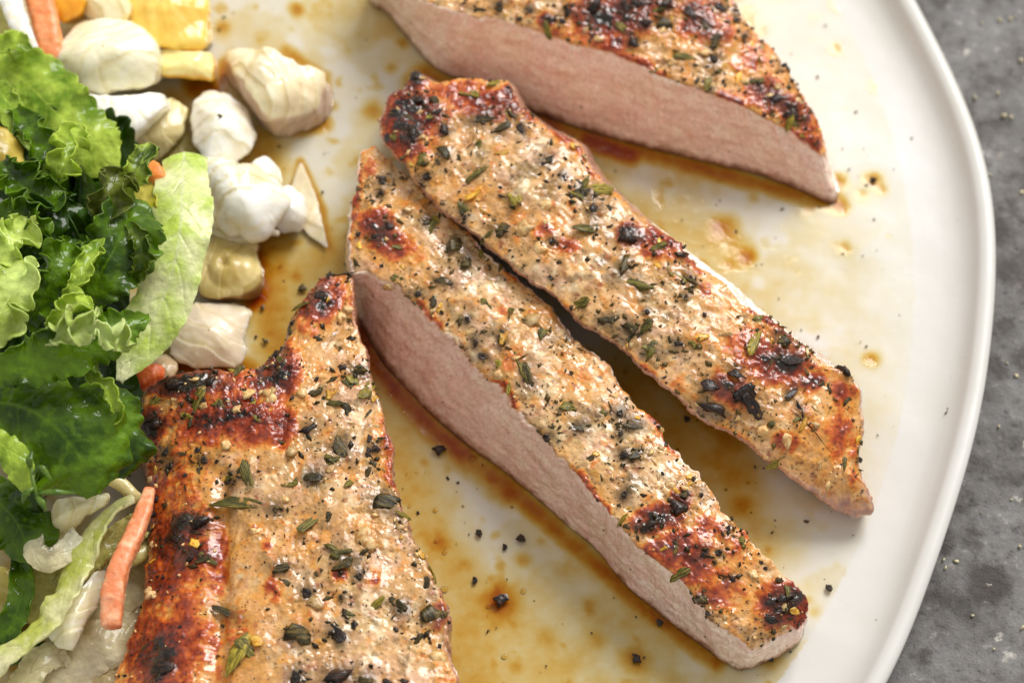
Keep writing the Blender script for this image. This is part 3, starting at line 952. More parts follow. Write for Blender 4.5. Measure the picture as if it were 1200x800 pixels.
SEAR_A = [(270, 490, 70, 36, 0, 0.86), (225, 452, 70, 17, 0, 1.15), (178, 500, 22, 22, 30, 1.2), (320, 440, 30, 50, 30, 0.85), (375, 352, 26, 44, 35, 0.8), (330, 500, 26, 30, 0, 0.65),
          (215, 640, 45, 55, 0, 0.82), (228, 612, 22, 12, 20, 1.05), (200, 690, 34, 34, 0, 0.55), (195, 765, 62, 48, 0, 0.9), (250, 650, 22, 60, 0, 0.55), (185, 560, 16, 60, 0, 0.5), (240, 550, 30, 30, 0, 0.36),
          (320, 690, 16, 22, 0, 0.55), (300, 620, 9, 9, 0, 0.5), (275, 730, 24, 40, 0, 0.45), (205, 555, 44, 60, 0, 0.42), (398, 672, 10, 10, 0, 0.7), (312, 640, 8, 6, 0, 0.6), (440, 680, 9, 6, -20, 0.65),
          (190, 850, 90, 80, 0, 0.85), (415, 350, 10, 40, 10, 0.4), (190, 790, 26, 16, 0, 1.0), (212, 640, 44, 190, 2, 0.46), (180, 650, 18, 170, 2, 0.52)]
GOLD_A = [(395, 440, 26, 16, 20, 0.9), (360, 470, 18, 18, 0, 0.8), (340, 630, 40, 40, 0, 0.6), (430, 620, 18, 22, 0, 0.8), (350, 720, 40, 40, 0, 0.7), (290, 750, 30, 50, 0, 0.8), (410, 560, 14, 14, 0, 0.8), (235, 540, 40, 40, 0, 0.8), (300, 660, 60, 20, 40, 0.5)]
chopA = pork("thick seared pork chop with an uncut top lying beside the salad, lower left", rim, [(312, 500), (342, 850)], [22.5, 23],
             1500, 150, 24, SEAR_A, GOLD_A, 1, (0.2, 0.95, 0.1), HERBS["A"], 0.85, [(262, 560, 252, 860, 11, -2.2), (214, 540, 196, 860, 30, 1.5), (335, 455, 330, 520, 9, -1.3), (215, 442, 300, 442, 12, 0.9), (230, 474, 300, 470, 6, -0.9), (352, 400, 420, 372, 7, -1.0), (270, 492, 320, 496, 26, 0.8)])

# slice whose pale cut side faces the camera, middle
rim = [(424, 180, 21, 420, 232), (438, 172, 21), (453, 182, 21), (490, 216, 21), (521, 250, 21), (565, 291, 21), (602, 322, 20.5), (641, 358, 20), (680, 402, 20), (713, 428, 20),
       (734, 459, 19.5), (765, 492, 19), (788, 522, 19), (815, 552, 18.5), (843, 589, 18), (869, 620, 17), (892, 650, 16), (924, 680, 14), (945, 709, 11, 941, 730), (941, 734, 9, 936, 752),
       (910, 752, 9, 905, 772), (884, 764, 9, 874, 784), (866, 749, 12, 862, 783), (830, 722, 15, 838, 768), (794, 683, 17, 800, 740), (762, 654, 18, 765, 712), (736, 624, 18.5, 734, 687), (708, 590, 19, 700, 645),
       (680, 558, 19.5, 645, 597), (635, 507, 20, 590, 552), (611, 486, 20, 556, 528), (590, 455, 20, 528, 506), (560, 432, 20, 502, 482), (535, 400, 20, 474, 452), (498, 361, 20, 450, 427), (464, 334, 20, 433, 398),
       (431, 321, 20, 420, 372), (413, 317, 19.5, 412, 345), (409, 280, 20, 405, 325), (414, 235, 20.5, 410, 285)]
SEAR_B = [(455, 285, 46, 22, 25, 0.62), (440, 262, 26, 20, 0, 0.72), (417, 235, 9, 60, 5, 0.5), (432, 195, 20, 20, 0, 0.4), (772, 608, 34, 18, -12, 1.15), (800, 585, 14, 16, 0, 1.1), (800, 650, 44, 36, 40, 0.80), (830, 620, 24, 22, 0, 0.62),
          (862, 640, 30, 30, 45, 0.42), (918, 712, 36, 32, 0, 0.85), (930, 700, 18, 10, 0, 1.05), (830, 700, 22, 18, 30, 0.6), (850, 690, 50, 40, 40, 0.38), (936, 735, 16, 16, 0, 1.0), (590, 365, 14, 8, 60, 0.4), (480, 240, 30, 14, 30, 0.3)]
GOLD_B = [(500, 330, 30, 10, 30, 0.8), (626, 375, 20, 20, 0, 0.9), (600, 420, 18, 26, 0, 0.9), (680, 440, 26, 26, 40, 0.85), (700, 400, 10, 30, -30, 0.7), (850, 650, 70, 60, 45, 0.75), (700, 555, 12, 10, 0, 0.8), (520, 275, 20, 20, 0, 0.4), (880, 700, 40, 40, 0, 0.7)]
sliceB = pork("pork slice showing its pale cut side, half under the upper slice", rim, [(440, 235), (560, 350), (700, 500), (830, 640), (900, 715)], [22, 21.5, 21, 19, 13], 1250, 62, 40, SEAR_B, GOLD_B, 2, (0.62, -0.78, 0.05), HERBS["B"])

# slice leaning on it, above
rim = [(486, 87, 25), (512, 98, 26), (560, 96, 26), (598, 101, 26), (612, 128, 26), (641, 150, 26), (681, 172, 26), (700, 205, 26), (731, 236, 25.5), (762, 264, 25), (792, 288, 25), (829, 318, 24), (856, 337, 23),
       (884, 362, 22.5), (922, 392, 22), (960, 419, 20.5), (990, 441, 18.5), (1007, 461, 16.5), (1010, 498, 13.5), (1006, 540, 11), (1014, 572, 8), (1022, 598, 5), (1003, 607, 5), (978, 596, 7), (950, 577, 10), (924, 558, 13),
       (882, 526, 16), (843, 502, 18.5), (806, 479, 20.5), (767, 444, 22), (722, 405, 23), (690, 387, 23.5), (650, 352, 24), (604, 318, 24.5), (565, 288, 25), (521, 247, 25), (492, 216, 25), (472, 193, 25), (452, 174, 24.5), (445, 150, 24), (452, 118, 24.5), (474, 106, 25)]
rim = [(x, y, z, x + (6 if z > 14 else -2) + (700 - x) * 0.02, y - 2 + (330 - y) * 0.02) for x, y, z in rim]
SEAR_C = [(478, 140, 44, 50, 10, 0.92), (488, 92, 14, 12, 0, 1.1), (560, 120, 60, 22, 12, 0.72), (455, 165, 14, 20, 0, 0.9), (762, 283, 38, 20, 20, 0.78), (735, 275, 14, 14, 0, 1.0), (662, 288, 22, 12, -10, 0.66), (640, 270, 20, 14, 0, 0.45),
          (830, 340, 16, 16, 0, 0.5), (905, 420, 60, 34, 20, 0.72), (858, 455, 34, 24, 30, 0.66), (930, 440, 40, 20, 40, 0.6), (955, 445, 14, 12, 0, 0.8), (920, 518, 18, 16, 0, 0.6), (985, 500, 26, 60, 5, 0.42), (990, 460, 24, 20, 0, 0.5), (1000, 540, 14, 60, 0, 0.40), (600, 110, 20, 12, 0, 0.7), (745, 240, 30, 12, 40, 0.42)]
GOLD_C = [(555, 228, 26, 14, -20, 1.0), (588, 180, 16, 12, 0, 0.8), (520, 215, 30, 18, 0, 0.7), (600, 260, 30, 20, 0, 0.6), (655, 260, 30, 24, 0, 0.7), (800, 320, 26, 12, 40, 0.8), (835, 345, 24, 24, 0, 0.8), (820, 395, 26, 14, 10, 0.8), (960, 510, 60, 90, -30, 0.8), (790, 460, 30, 20, 0, 0.7), (720, 355, 30, 20, 0, 0.5)]
sliceC = pork("upper pork slice leaning over the other slice, charred at its left end", rim, [(510, 150), (600, 220), (720, 320), (850, 420), (950, 500), (985, 545)], [27, 27, 26, 23.5, 18, 13], 1300, 64, 34, SEAR_C, GOLD_C, 3, (0.66, -0.74, 0.05), HERBS["C"], 0.7)

# chop at the top edge of the picture
rim = [(440, -36, 18, 436, 6), (468, -18, 20, 452, 14), (500, 2, 21.5, 470, 36), (540, 16, 22, 505, 76), (576, 21, 22, 545, 98), (620, 32, 22, 600, 124), (640, 39, 22, 640, 138), (702, 59, 22, 690, 154), (745, 74, 22, 749, 171), (797, 97, 21.5, 815, 187),
       (856, 117, 20, 872, 201), (894, 138, 18, 922, 217), (928, 155, 15.5, 952, 229), (957, 173, 12, 974, 239), (967, 179, 10, 982, 230), (962, 152, 12, 975, 205), (944, 119, 15), (922, 80, 17), (901, 54, 18), (880, 30, 19), (860, 0, 20), (826, -60, 20), (750, -130, 20), (600, -165, 20), (490, -125, 19), (436, -72, 18)]
SEAR_D = [(715, 20, 50, 40, 10, 0.82), (720, 50, 30, 20, 0, 0.72), (640, 24, 14, 10, 0, 0.7), (740, 0, 60, 24, 0, 0.8), (820, 20, 36, 40, 0, 0.6), (900, 110, 40, 26, 40, 0.66), (925, 130, 26, 16, 40, 0.8), (880, 70, 40, 40, 40, 0.42), (945, 140, 18, 40, -25, 0.55), (850, 40, 16, 30, 0, 0.5), (955, 172, 12, 14, 0, 0.6), (760, -60, 90, 40, 0, 0.8)]
GOLD_D = [(900, 100, 60, 70, 40, 0.85), (800, 50, 40, 30, 0, 0.7), (865, 85, 12, 30, 20, 0.9), (690, 60, 30, 10, 20, 0.6), (780, 40, 30, 20, 0, 0.6), (560, 5, 30, 10, 0, 0.4)]
chopD = pork("pork chop cut across at the top edge of the picture", rim, [(560, -70), (700, -40), (820, 20), (900, 90)], [24, 24.5, 23.5, 19], 1250, 90, 44, SEAR_D, GOLD_D, 4, (0.95, -0.3, 0.05), HERBS["D"])
chopD.root["label"] = "pork chop with a long cut face, farthest from the salad, at the picture's top edge"

for piece, key in ((chopA, "A"), (sliceB, "B"), (sliceC, "C"), (chopD, "D")):
    for (k, x, y, l, w, a) in HERBS[key]:
        put(piece, k, x, y, l, w, a)
season(chopA, "A", 21, (400, 300, 200, [("pepper", 22, 6, 11, 0.8), ("g", 14, 16, 34, 0.4), ("y", 8, 16, 30, 0.4), ("leaf", 24, 9, 18, 0.6), ("garlic", 26, 9, 18, 0.8), ("d", 18, 12, 22, 0.4), ("zest", 10, 9, 16, 0.6), ("char", 14, 8, 14, 0.8)]))
season(sliceB, "B", 22, (340, 200, 130, [("pepper", 16, 5, 10, 0.8), ("g", 9, 14, 28, 0.42), ("y", 5, 12, 24, 0.45), ("leaf", 12, 8, 14, 0.6), ("garlic", 20, 8, 16, 0.7), ("d", 10, 10, 20, 0.4), ("zest", 12, 8, 16, 0.6)]), side_specks=40)
season(sliceC, "C", 23, (360, 240, 140, [("pepper", 16, 5, 10, 0.8), ("g", 10, 14, 30, 0.42), ("y", 5, 12, 26, 0.45), ("leaf", 14, 8, 15, 0.6), ("garlic", 18, 8, 16, 0.7), ("d", 12, 10, 22, 0.4), ("zest", 12, 8, 16, 0.6)]))
season(chopD, "D", 24, (420, 200, 120, [("pepper", 12, 5, 10, 0.8), ("g", 7, 14, 26, 0.42), ("y", 4, 12, 24, 0.45), ("leaf", 10, 8, 14, 0.6), ("garlic", 10, 8, 16, 0.7), ("char", 12, 7, 13, 0.8), ("zest", 8, 8, 14, 0.6)]), side_specks=30)

# ------------------------------------------------------------------ juice on the plate
STEP = 3.0
jx, jy = np.arange(-160, 1180, STEP), np.arange(-110, 900, STEP)
JX, JY = np.meshgrid(jx, jy)
JP = at(JX, JY, 0.25)
fl = JP.reshape(-1, 3)
X, Y = JX.ravel(), JY.ravel()


def stroke(pts, rad, k):
    d = np.full(len(X), 1e9)
    for (x0, y0), (x1, y1) in zip(pts[:-1], pts[1:]):
        t = np.clip(((X - x0) * (x1 - x0) + (Y - y0) * (y1 - y0)) / ((x1 - x0) ** 2 + (y1 - y0) ** 2), 0, 1)
        d = np.minimum(d, np.hypot(X - x0 - t * (x1 - x0), Y - y0 - t * (y1 - y0)))
    d = d + rad * 0.2 * JN
    return k * (1 - ss(d, -rad * 0.1, rad * 1.15))


JN = fbm(fl, 6, 3, 91)
pat = fbm(fl, 22, 4, 92)
far = 0.22 * (1 - ss(X, 900, 1090)) * ss(pat, 0.0, 0.12) + 0.05
region = (1 - ss(X + 60 * pat, 620, 960)) * (0.09 + 0.20 * ss(pat, -0.16, -0.04) + 0.24 * ss(pat, 0.10, 0.2)) + far * ss(X, 600, 800)
dep = region * (0.75 + 0.6 * JN)
dep += 0.45 * ss(fbm(fl, 7, 3, 93), 0.26, 0.42) * (1 - ss(X, 700, 1080))
for pts, rad, k in [
    ([(300, 180), (315, 260), (312, 350), (330, 410)], 46, 1.3), ([(300, 300), (300, 350)], 22, 3.2), ([(330, 330), (400, 300)], 70, 0.7),
    ([(418, 330), (424, 390), (450, 440), (520, 510), (600, 575)], 28, 1.7), ([(416, 360), (436, 420), (480, 478), (540, 532)], 15, 2.5), ([(600, 575), (700, 660), (760, 715), (840, 775)], 17, 1.8),
    ([(430, 430), (480, 560), (540, 700), (560, 800)], 60, 0.65), ([(560, 760), (650, 790)], 70, 0.5), ([(500, 100), (560, 130), (640, 150)], 34, 2.6), ([(690, 165), (740, 182)], 16, 3.4), ([(620, 140), (760, 180), (900, 218), (985, 240)], 15, 1.9),
    ([(720, 440), (800, 520), (860, 560)], 50, 0.9), ([(760, 430), (860, 520)], 24, 1.2), ([(840, 560), (900, 640)], 60, 0.5), ([(352, 190), (378, 245), (386, 290)], 8, 1.2), ([(350, 195), (335, 240)], 7, 0.9), ([(335, 60), (380, 90), (375, 140)], 12, 1.1), ([(230, 100), (250, 105)], 22, 2.4), ([(265, 75), (262, 95)], 12, 2.2),  # first strokes: juice in the gap, plus the upper slice's shade painted in
    ([(340, 150), (380, 145)], 14, 1.6), ([(200, 430), (290, 435)], 24, 2.4), ([(850, 268), (870, 300)], 26, 0.9), ([(690, 230), (840, 290)], 44, 0.5), ([(60, 700), (140, 780)], 90, 1.3), ([(560, 800), (480, 720)], 30, 0.8), ([(200, 120), (230, 200)], 26, 1.0), ([(620, 250), (780, 300)], 26, 0.6)]:
    dep = np.maximum(dep, stroke(pts, rad, k)) + 0.25 * np.minimum(dep, stroke(pts, rad, k))
SPOT = [(347, 10, 9, 1.6), (436, 128, 13, 1.3), (587, 706, 22, 2.0), (745, 772, 18, 1.4), (902, 770, 14, 1.2), (820, 640, 12, .8), (875, 300, 12, 1.3), (847, 268, 16, .9), (854, 310, 10, .9), (990, 290, 8, .8), (1023, 212, 11, 1.6), (1081, 142, 9, .9), (1025, 100, 8, .7), (982, 5, 8, .9), (1022, 420, 10, 1.2), (516, 634, 12, 1.0),
        (614, 655, 10, .9), (690, 708, 10, .7), (982, 213, 10, 1.4), (1010, 228, 8, .9), (1033, 222, 7, .9), (948, 245, 8, .8), (840, 262, 8, .8), (640, 745, 16, .5), (700, 748, 12, .5), (545, 660, 10, .6), (870, 590, 14, .8)]
r = np.random.default_rng(5)
for k in range(230):
    x, y = r.uniform(-100, 1120), r.uniform(-60, 860)
    if r.random() < 0.25 + 0.75 * (1 - x / 1150):
        SPOT.append((x, y, r.uniform(3, 9), r.uniform(0.3, 1.1)))
for x, y, rad, k in SPOT:
    m = (np.abs(X - x) < 40) & (np.abs(Y - y) < 40)
    d = np.hypot(X[m] - x, (Y[m] - y) * 1.1) * (1 + 0.35 * JN[m])
    dep[m] += k * np.exp(-(d / rad) ** 2 * 1.4)
inr = np.hypot(fl[:, 0] - PC[0], fl[:, 1] - PC[1]) < PR - 16.5
dep = np.clip(dep, 0, None) * inr
keep = (dep > 0.02).reshape(JX.shape)
F = grid_faces(*JX.shape, False)
kf = keep.ravel()[F].any(1) & inr[F].all(1)
F = F[kf]
used, inv = np.unique(F, return_inverse=True)
juice = link("meat_juice", new_mesh("meat_juice", fl[used], inv.reshape(-1, 4), juice_material(), extra={"depth": dep[used]}))
tag(juice, "amber meat juices and oil spread over the plate", "juice", kind="stuff")

# oil beads floating on the film
r = np.random.default_rng(77)
bv, bf, bd = [], [], []
nb = 0
while nb < 60:
    x, y = r.uniform(280, 900), r.uniform(0, 800)
    k = int(round((y + 110) / STEP)) * JX.shape[1] + int(round((x + 160) / STEP))
    if dep[k] < 0.45:
        continue
    R0 = 0.2 + 0.6 * r.random() ** 3
    c0 = at(x, y, 0.28)
    for q, (rr_, zz_) in enumerate(((1.0, 0.0), (0.92, 0.10), (0.7, 0.22), (0.38, 0.30), (0.02, 0.33))):
        for t in range(14):
            a = 2 * math.pi * t / 14
            bv.append(c0 + np.array([R0 * rr_ * math.cos(a) * 1.1, R0 * rr_ * math.sin(a), R0 * zz_ * 0.8]))
    bf.append(grid_faces(5, 14) + nb * 70)
    bd += [0.55] * 70
    nb += 1
beads = link("oil_beads", new_mesh("oil_beads", np.array(bv), np.concatenate(bf), juice.data.materials[0], extra={"depth": bd}))
tag(beads, "tiny round oil beads floating on the amber juices", "oil", kind="stuff")

# ------------------------------------------------------------------ salad
CABW, CABC, CABY = lin(250, 247, 236), lin(244, 234, 204), lin(214, 206, 140)


def lump(name, label, cat, rim, z0, zc, tint, tint2=None, ns=180, nr=26, nh=16, mat=None, seed=0, rough_amp=0.3, edge=4, shrink=0.88, side_tint=None, group=None, facet=0.0, lean=0.6, planes=5, layers=0.0):
    """a chunk: upper outline (px, py, z mm) over its base at z0; zc: height of the middle"""
    T0 = np.array([at(*p[:3]) for p in rim])
    T = smooth_loop(T0, ns, True, 0.24)
    c = T.mean(0)
    oo = (T - c)[:, :2]
    tv = oo / np.linalg.norm(oo, axis=1)[:, None] * (1.0 * fbm(T, 6, 2, seed + 260) + 0.4 * fbm(T, 2.0, 2, seed + 261))[:, None]
    C = np.r_[c[:2], zc]
    B = np.c_[c[:2] + (T[:, :2] - c[:2]) * shrink, np.full(ns, z0)]
    B[:, 1] += lean * (T[:, 2].mean() - z0)
    v = np.linspace(0.02, 1, nr)
    top = C + (T - C)[None] * v[:, None, None]
    top[:, :, 2] = zc + (T[None, :, 2].mean() - zc) * v[:, None] ** 1.6 + (T[None, :, 2] - T[:, 2].mean()) * v[:, None] ** 3
    top[:, :, :2] += tv[None] * v[:, None, None] ** 7
    rf = np.random.default_rng(seed + 700)
    ext = np.linalg.norm((T - c)[:, :2], axis=1).mean()
    rel = top[:, :, :2] - c[:2]
    zpre = top[:, :, 2].copy()
    for q in range(planes):
        a = rf.uniform(0, 2 * math.pi)
        off = rf.uniform(0.0, 0.6) * ext
        top[:, :, 2] -= rf.uniform(0.12, 0.42) * np.clip(rel[..., 0] * math.cos(a) + rel[..., 1] * math.sin(a) - off, 0, None)
    top[:, :, 2] = np.maximum(top[:, :, 2], z0 + 0.8)
    top[:, :, 1] += 0.55 * (zpre - top[:, :, 2])
    T = top[-1]
    w = np.linspace(0, 1, nh + 1)[1:]
    side = T[None] + (B - T)[None] * w[:, None, None]
    bc = np.r_[B[:, :2].mean(0), z0]
    bot = B[None] + (bc - B)[None] * np.array([0.3, 0.7, 1.0])[:, None, None]
    G = np.concatenate([top, side, bot])
    nrow = len(G)
    for it in range(edge):
        S = G.copy()
        S[1:-1] = 0.25 * G[:-2] + 0.5 * G[1:-1] + 0.25 * G[2:]
        band = np.exp(-((np.arange(nrow) - (nr - 1)) / 4.0) ** 2)[:, None, None]
        G = G * (1 - band) + S * band
    N = -grid_normals(G)
    if N[nr // 2, :, 2].mean() < 0:
        N = -N
    P, Nf = G.reshape(-1, 3), N.reshape(-1, 3)
    D = rough_amp * (fbm(P, 9, 3, seed + 200) * 1.3 + 0.4 * fbm(P, 2.5, 2, seed + 210))
    if facet:
        D += facet * np.abs(fbm(P, 11, 1, seed + 230))
    ang = seed * 1.3
    Ps = P - np.outer(P @ np.array([math.cos(ang), math.sin(ang), 0]), [math.cos(ang), math.sin(ang), 0]) * 0.85
    st = fbm(Ps, 2.0, 2, seed + 240)
    D += 0.16 * st
    lq = (P @ np.array([math.sin(ang), -math.cos(ang), 0.5]) + 2.2 * fbm(P, 10, 2, seed + 245)) / 4.2
    saw = (lq % 1.0)
    D += layers * (saw ** 3 - 0.25)
    row = np.repeat(np.arange(nrow), ns)
    D *= (row < nr + nh) * np.minimum(1, 0.15 + row / 6.0)
    P2 = P + Nf * D[:, None]
    t2 = tint if tint2 is None else tint2
    cc = mix(tint, t2, ss(fbm(P, 8, 3, seed + 220), -0.25, 0.35))
    cc = mix(cc, t2 * np.array([0.93, 0.95, 0.80]), 0.55 * ss(st, 0.0, 0.4))
    if layers:
        cc = mix(cc, t2 * np.array([0.86, 0.84, 0.6]), 0.6 * ss(saw, 0.0, 0.03) * (1 - ss(saw, 0.06, 0.3)))  # layer grooves tinted darker, crease shade put into the colour
    if side_tint is not None:
        cc = mix(cc, side_tint, ss(-Nf[:, 2], -0.6, -0.25))
    base = np.array([c[0], c[1], z0])
    o = link(name, new_mesh(name, P2 - base, grid_faces(nrow, ns), mat or M_CABB, cc))
    o.location = Vector(base * 0.001)
    return tag(o, label, cat, group)


def tube(name, label, cat, pts, rads, tint, mat, seed, square=0.0, ns=28, n=90, flat=1.0, tint2=None):
    sp = smooth_loop([np.r_[at(*p[:3]), 0] for p in pts], n, False, 0.5)[:, :3]
    T = np.gradient(sp, axis=0)
    T /= np.linalg.norm(T, axis=1)[:, None]
    S = np.cross(T, np.array([0, 0, 1.0]))
    S /= np.linalg.norm(S, axis=1)[:, None]
    U = np.cross(S, T)
    R = np.interp(np.linspace(0, 1, n), np.linspace(0, 1, len(rads)), rads)
    endt = np.linspace(0, 1, n)
    R = R * np.clip(np.minimum(endt, 1 - endt) * n / 2.0, 0.0, 1) ** 0.35
    a = np.linspace(0, 2 * math.pi, ns, endpoint=False)
    q = (np.abs(np.cos(a)) ** (2 + square * 4) + np.abs(np.sin(a)) ** (2 + square * 4)) ** (-1 / (2 + square * 4))
    G = sp[:, None] + R[:, None, None] * q[None, :, None] * (np.cos(a)[None, :, None] * S[:, None] + flat * np.sin(a)[None, :, None] * U[:, None])
    P = G.reshape(-1, 3)
    cen = np.repeat(sp, ns, 0)
    dirv = P - cen
    P2 = cen + dirv * (1 + 0.14 * fbm(P, 3, 3, seed) + 0.10 * fbm(P, 1.0, 2, seed + 2))[:, None]
    cc = mix(tint, tint if tint2 is None else tint2, ss(fbm(P, 2.2, 3, seed + 5), -0.2, 0.4))
    base = np.array([sp[:, 0].mean(), sp[:, 1].mean(), sp[:, 2].min() - max(rads)])
    o = link(name, new_mesh(name, P2 - base, grid_faces(n, ns), mat, cc))
    o.location = Vector(base * 0.001)
    return tag(o, label, cat)


LEAF_DK, LEAF_MD, LEAF_LT, LEAF_RIB, LEAF_PALE = lin(52, 84, 6), lin(112, 150, 20), lin(198, 220, 84), lin(160, 190, 60), lin(206, 222, 132)


def leaf(label, pts, wl, wr, curl=(0.2, 0.2), ruf=1.0, freq=5.0, teeth=0.15, c0=LEAF_DK, c1=LEAF_MD, rib=LEAF_RIB, roll=0.0, seed=0, nu=150, nv=34, ribw=0.028, mott=0.4, thick=0.32, tip=True, name="lettuce_leaf", cat="lettuce", base_w=0.45, vein=0.28, pw=1.2):
    """a leaf: spine of (px, py, z mm), half widths (px) to the left and right of it, edges curling and ruffling"""
    sp = smooth_loop([np.r_[at(*p), 0] for p in pts], nu, False, 0.5)[:, :3]
    T = np.gradient(sp, axis=0)
    T /= np.linalg.norm(T, axis=1)[:, None]
    up = np.array([0, -0.25, 1.0])
    S = np.cross(T, up)
    S /= np.linalg.norm(S, axis=1)[:, None]
    U = np.cross(S, T)
    u = np.linspace(0, 1, nu)
    rl = roll if np.isscalar(roll) else np.interp(u, np.linspace(0, 1, len(roll)), roll)
    cr, sr = np.cos(rl), np.sin(rl)
    cr, sr = np.broadcast_to(cr, u.shape)[:, None], np.broadcast_to(sr, u.shape)[:, None]
    S, U = S * cr + U * sr, U * cr - S * sr
    length = np.linalg.norm(np.diff(sp, axis=0), axis=1).sum()
    prof = base_w + (1 - base_w) * ss(u, 0, 0.35)
    if tip:
        prof = prof * np.sqrt(np.clip(1 - ss(u, 0.62, 1.0) ** 1.6 * 0.985, 0.0003, 1))
    rr = np.random.default_rng(seed + 900)
    v = np.linspace(0, 1, nv)
    halves, uv = [], []
    for sg, w0, cu in ((-1, wl, curl[0]), (1, wr, curl[1])):
        ph = rr.uniform(0, 6.28, 4)
        q = np.stack([u * length, np.full(nu, sg * 50.0 + seed * 7.7), np.zeros(nu)], -1)
        wob = pn(q, length / max(freq, 1) * 1.2, seed + 31)
        wave = np.sin(2 * math.pi * freq * u + ph[0] + 2.2 * wob) + 0.55 * np.sin(2 * math.pi * freq * 2.3 * u + ph[1] + 2.0 * wob)
        fine = 0.5 * np.sin(2 * math.pi * freq * 4.6 * u + ph[2] + 3 * wob)
        saw = np.abs(((u * length / 2.6 + 0.7 * wob) % 1.0) - 0.35)
        lob = np.abs(pn(q, 6.0, seed + 41))
        w = w0 * 0.18 * prof * (1 + 0.22 * pn(q, length / 3.0, seed + 51)) * (1 - teeth * 1.2 * saw - teeth * 1.1 * lob)
        A = cu * v[None] * 1.6 + ruf * prof[:, None] * (wave[:, None] * v[None] ** pw + fine[:, None] * v[None] ** 3.0 * 0.7)
        dx, dz = np.cos(A) * w[:, None] / (nv - 1), np.sin(A) * w[:, None] / (nv - 1)
        dx[:, 0], dz[:, 0] = 0, 0
        cx, cz = np.cumsum(dx, 1), np.cumsum(dz, 1)
        swing = 0.22 * ruf * w[:, None] * v[None] ** 2 * np.cos(2 * math.pi * freq * u + ph[3])[:, None]
        H = sp[:, None] + sg * cx[..., None] * S[:, None] + cz[..., None] * U[:, None] + (swing + 0.25 * w[:, None] * v[None])[..., None] * T[:, None]
        halves.append(H)
        uv.append((np.repeat(u[:, None], nv, 1), np.repeat(v[None], nu, 0)))
    G = np.concatenate([halves[0][:, :0:-1], halves[1]], 1)
    UU = np.concatenate([uv[0][0][:, :0:-1], uv[1][0]], 1).ravel()
    VV = np.concatenate([uv[0][1][:, :0:-1], uv[1][1]], 1).ravel()
    nc = G.shape[1]
    P = G.reshape(-1, 3)
    N = grid_normals(G, False).reshape(-1, 3)
    if N[:, 2].mean() < 0:
        N = -N
    vn = np.abs((UU * length / 7.0 - VV * 0.9 + 0.25 * pn(P, 6, seed)) % 1.0 - 0.5)
    vein_m = (1 - ss(vn, 0.02, 0.10)) * (1 - 0.8 * VV) * vein
    vn2 = np.abs((UU * length / 2.2 + VV * 2.2 + 0.5 * pn(P, 4, seed + 3)) % 1.0 - 0.5)
    vein2 = (1 - ss(vn2, 0.03, 0.2)) * 0.35 * vein
    blister = min(1.0, (wl + wr) / 60.0) * (1.0 if mott else 0.3)
    P2 = P + N * (0.55 * fbm(P, 7, 3, seed + 61) - 0.30 * vein_m - 0.18 * vein2 + 0.42 * blister * fbm(P, 2.8, 2, seed + 62))[:, None]
    c = mix(c0, c1, ss(fbm(P, 9, 3, seed + 71), -0.35, 0.35))
    c = mix(c, c1 * 1.15, 0.30 * vein2 + 0.45 * vein_m)
    c = mix(c, c1 * 1.2, mott * ss(fbm(P, 2.6, 3, seed + 75), 0.05, 0.4))
    ribm = (1 - ss(VV, ribw * 0.4, ribw * 1.6)) * (1 - 0.75 * UU)
    c = mix(c, rib, np.clip(ribm * 0.9 + 0.55 * vein_m * (1 - ss(VV, 0.1, 0.6)), 0, 1))
    c = mix(c, c1 * 1.1, 0.35 * ss(VV, 0.93, 1.0))
    base = np.array([sp[:, 0].mean(), sp[:, 1].mean(), max(0.5, P2[:, 2].min())])
    o = link(name, new_mesh(name, P2 - base, grid_faces(nu, nc, False), M_LEAF, c))
    o.location = Vector(base * 0.001)
    sm = o.modifiers.new("thickness", 'SOLIDIFY')
    sm.thickness = thick * 0.001
    sm.offset = 0
    return tag(o, label, cat, "lettuce leaves of the salad" if cat == "lettuce" else None)


# cabbage chunks, from the back to the front
lump("cabbage_chunk", "yellowish see-through cabbage chunk sitting in dark juice below the white pile", "cabbage", [(236, 276, 6), (264, 270, 6.5), (296, 286, 6.5), (298, 306, 6), (292, 340, 5.5), (264, 351, 5), (238, 346, 5), (228, 312, 5.5)], 0.3, 6, lin(224, 206, 146), lin(204, 178, 108), seed=1, layers=0.25, facet=3.2, side_tint=lin(150, 104, 44))
lump("cabbage_chunk", "dull off-white cabbage square lying just above the uncut chop", "cabbage", [(200, 376, 6), (226, 354, 7), (262, 355, 7), (292, 361, 6), (287, 398, 5.5), (281, 428, 5), (242, 432, 5), (208, 427, 5), (197, 404, 5.5)], 0.3, 8.0, lin(232, 218, 198), lin(222, 204, 178), seed=2, layers=0.35)
lump("cabbage_wedge", "thin translucent triangular onion wedge with brown outline lying in juice", "onion", [(352, 190, 1.4), (366, 218, 1.4), (377, 254, 1.4), (384, 290, 1.2), (366, 280, 1.4), (346, 260, 1.4), (334, 242, 1.4), (341, 214, 1.4)], 0.35, 1.6, lin(232, 212, 174), lin(224, 198, 152), seed=3, rough_amp=0.15)
lump("cabbage_chunk", "cream cabbage chunk with a greyish cut side, farthest right of the pile", "cabbage", [(262, 58, 13), (290, 52, 14), (318, 60, 15), (352, 74, 14), (378, 84, 12), (380, 108, 11), (370, 130, 10), (342, 136, 11), (318, 140, 12), (300, 120, 14), (284, 92, 14), (266, 74, 13)], 0.4, 14.5, lin(246, 234, 202), lin(240, 224, 186), seed=4, layers=0.35, facet=2.5, side_tint=lin(204, 176, 150), shrink=0.98, lean=0.25)
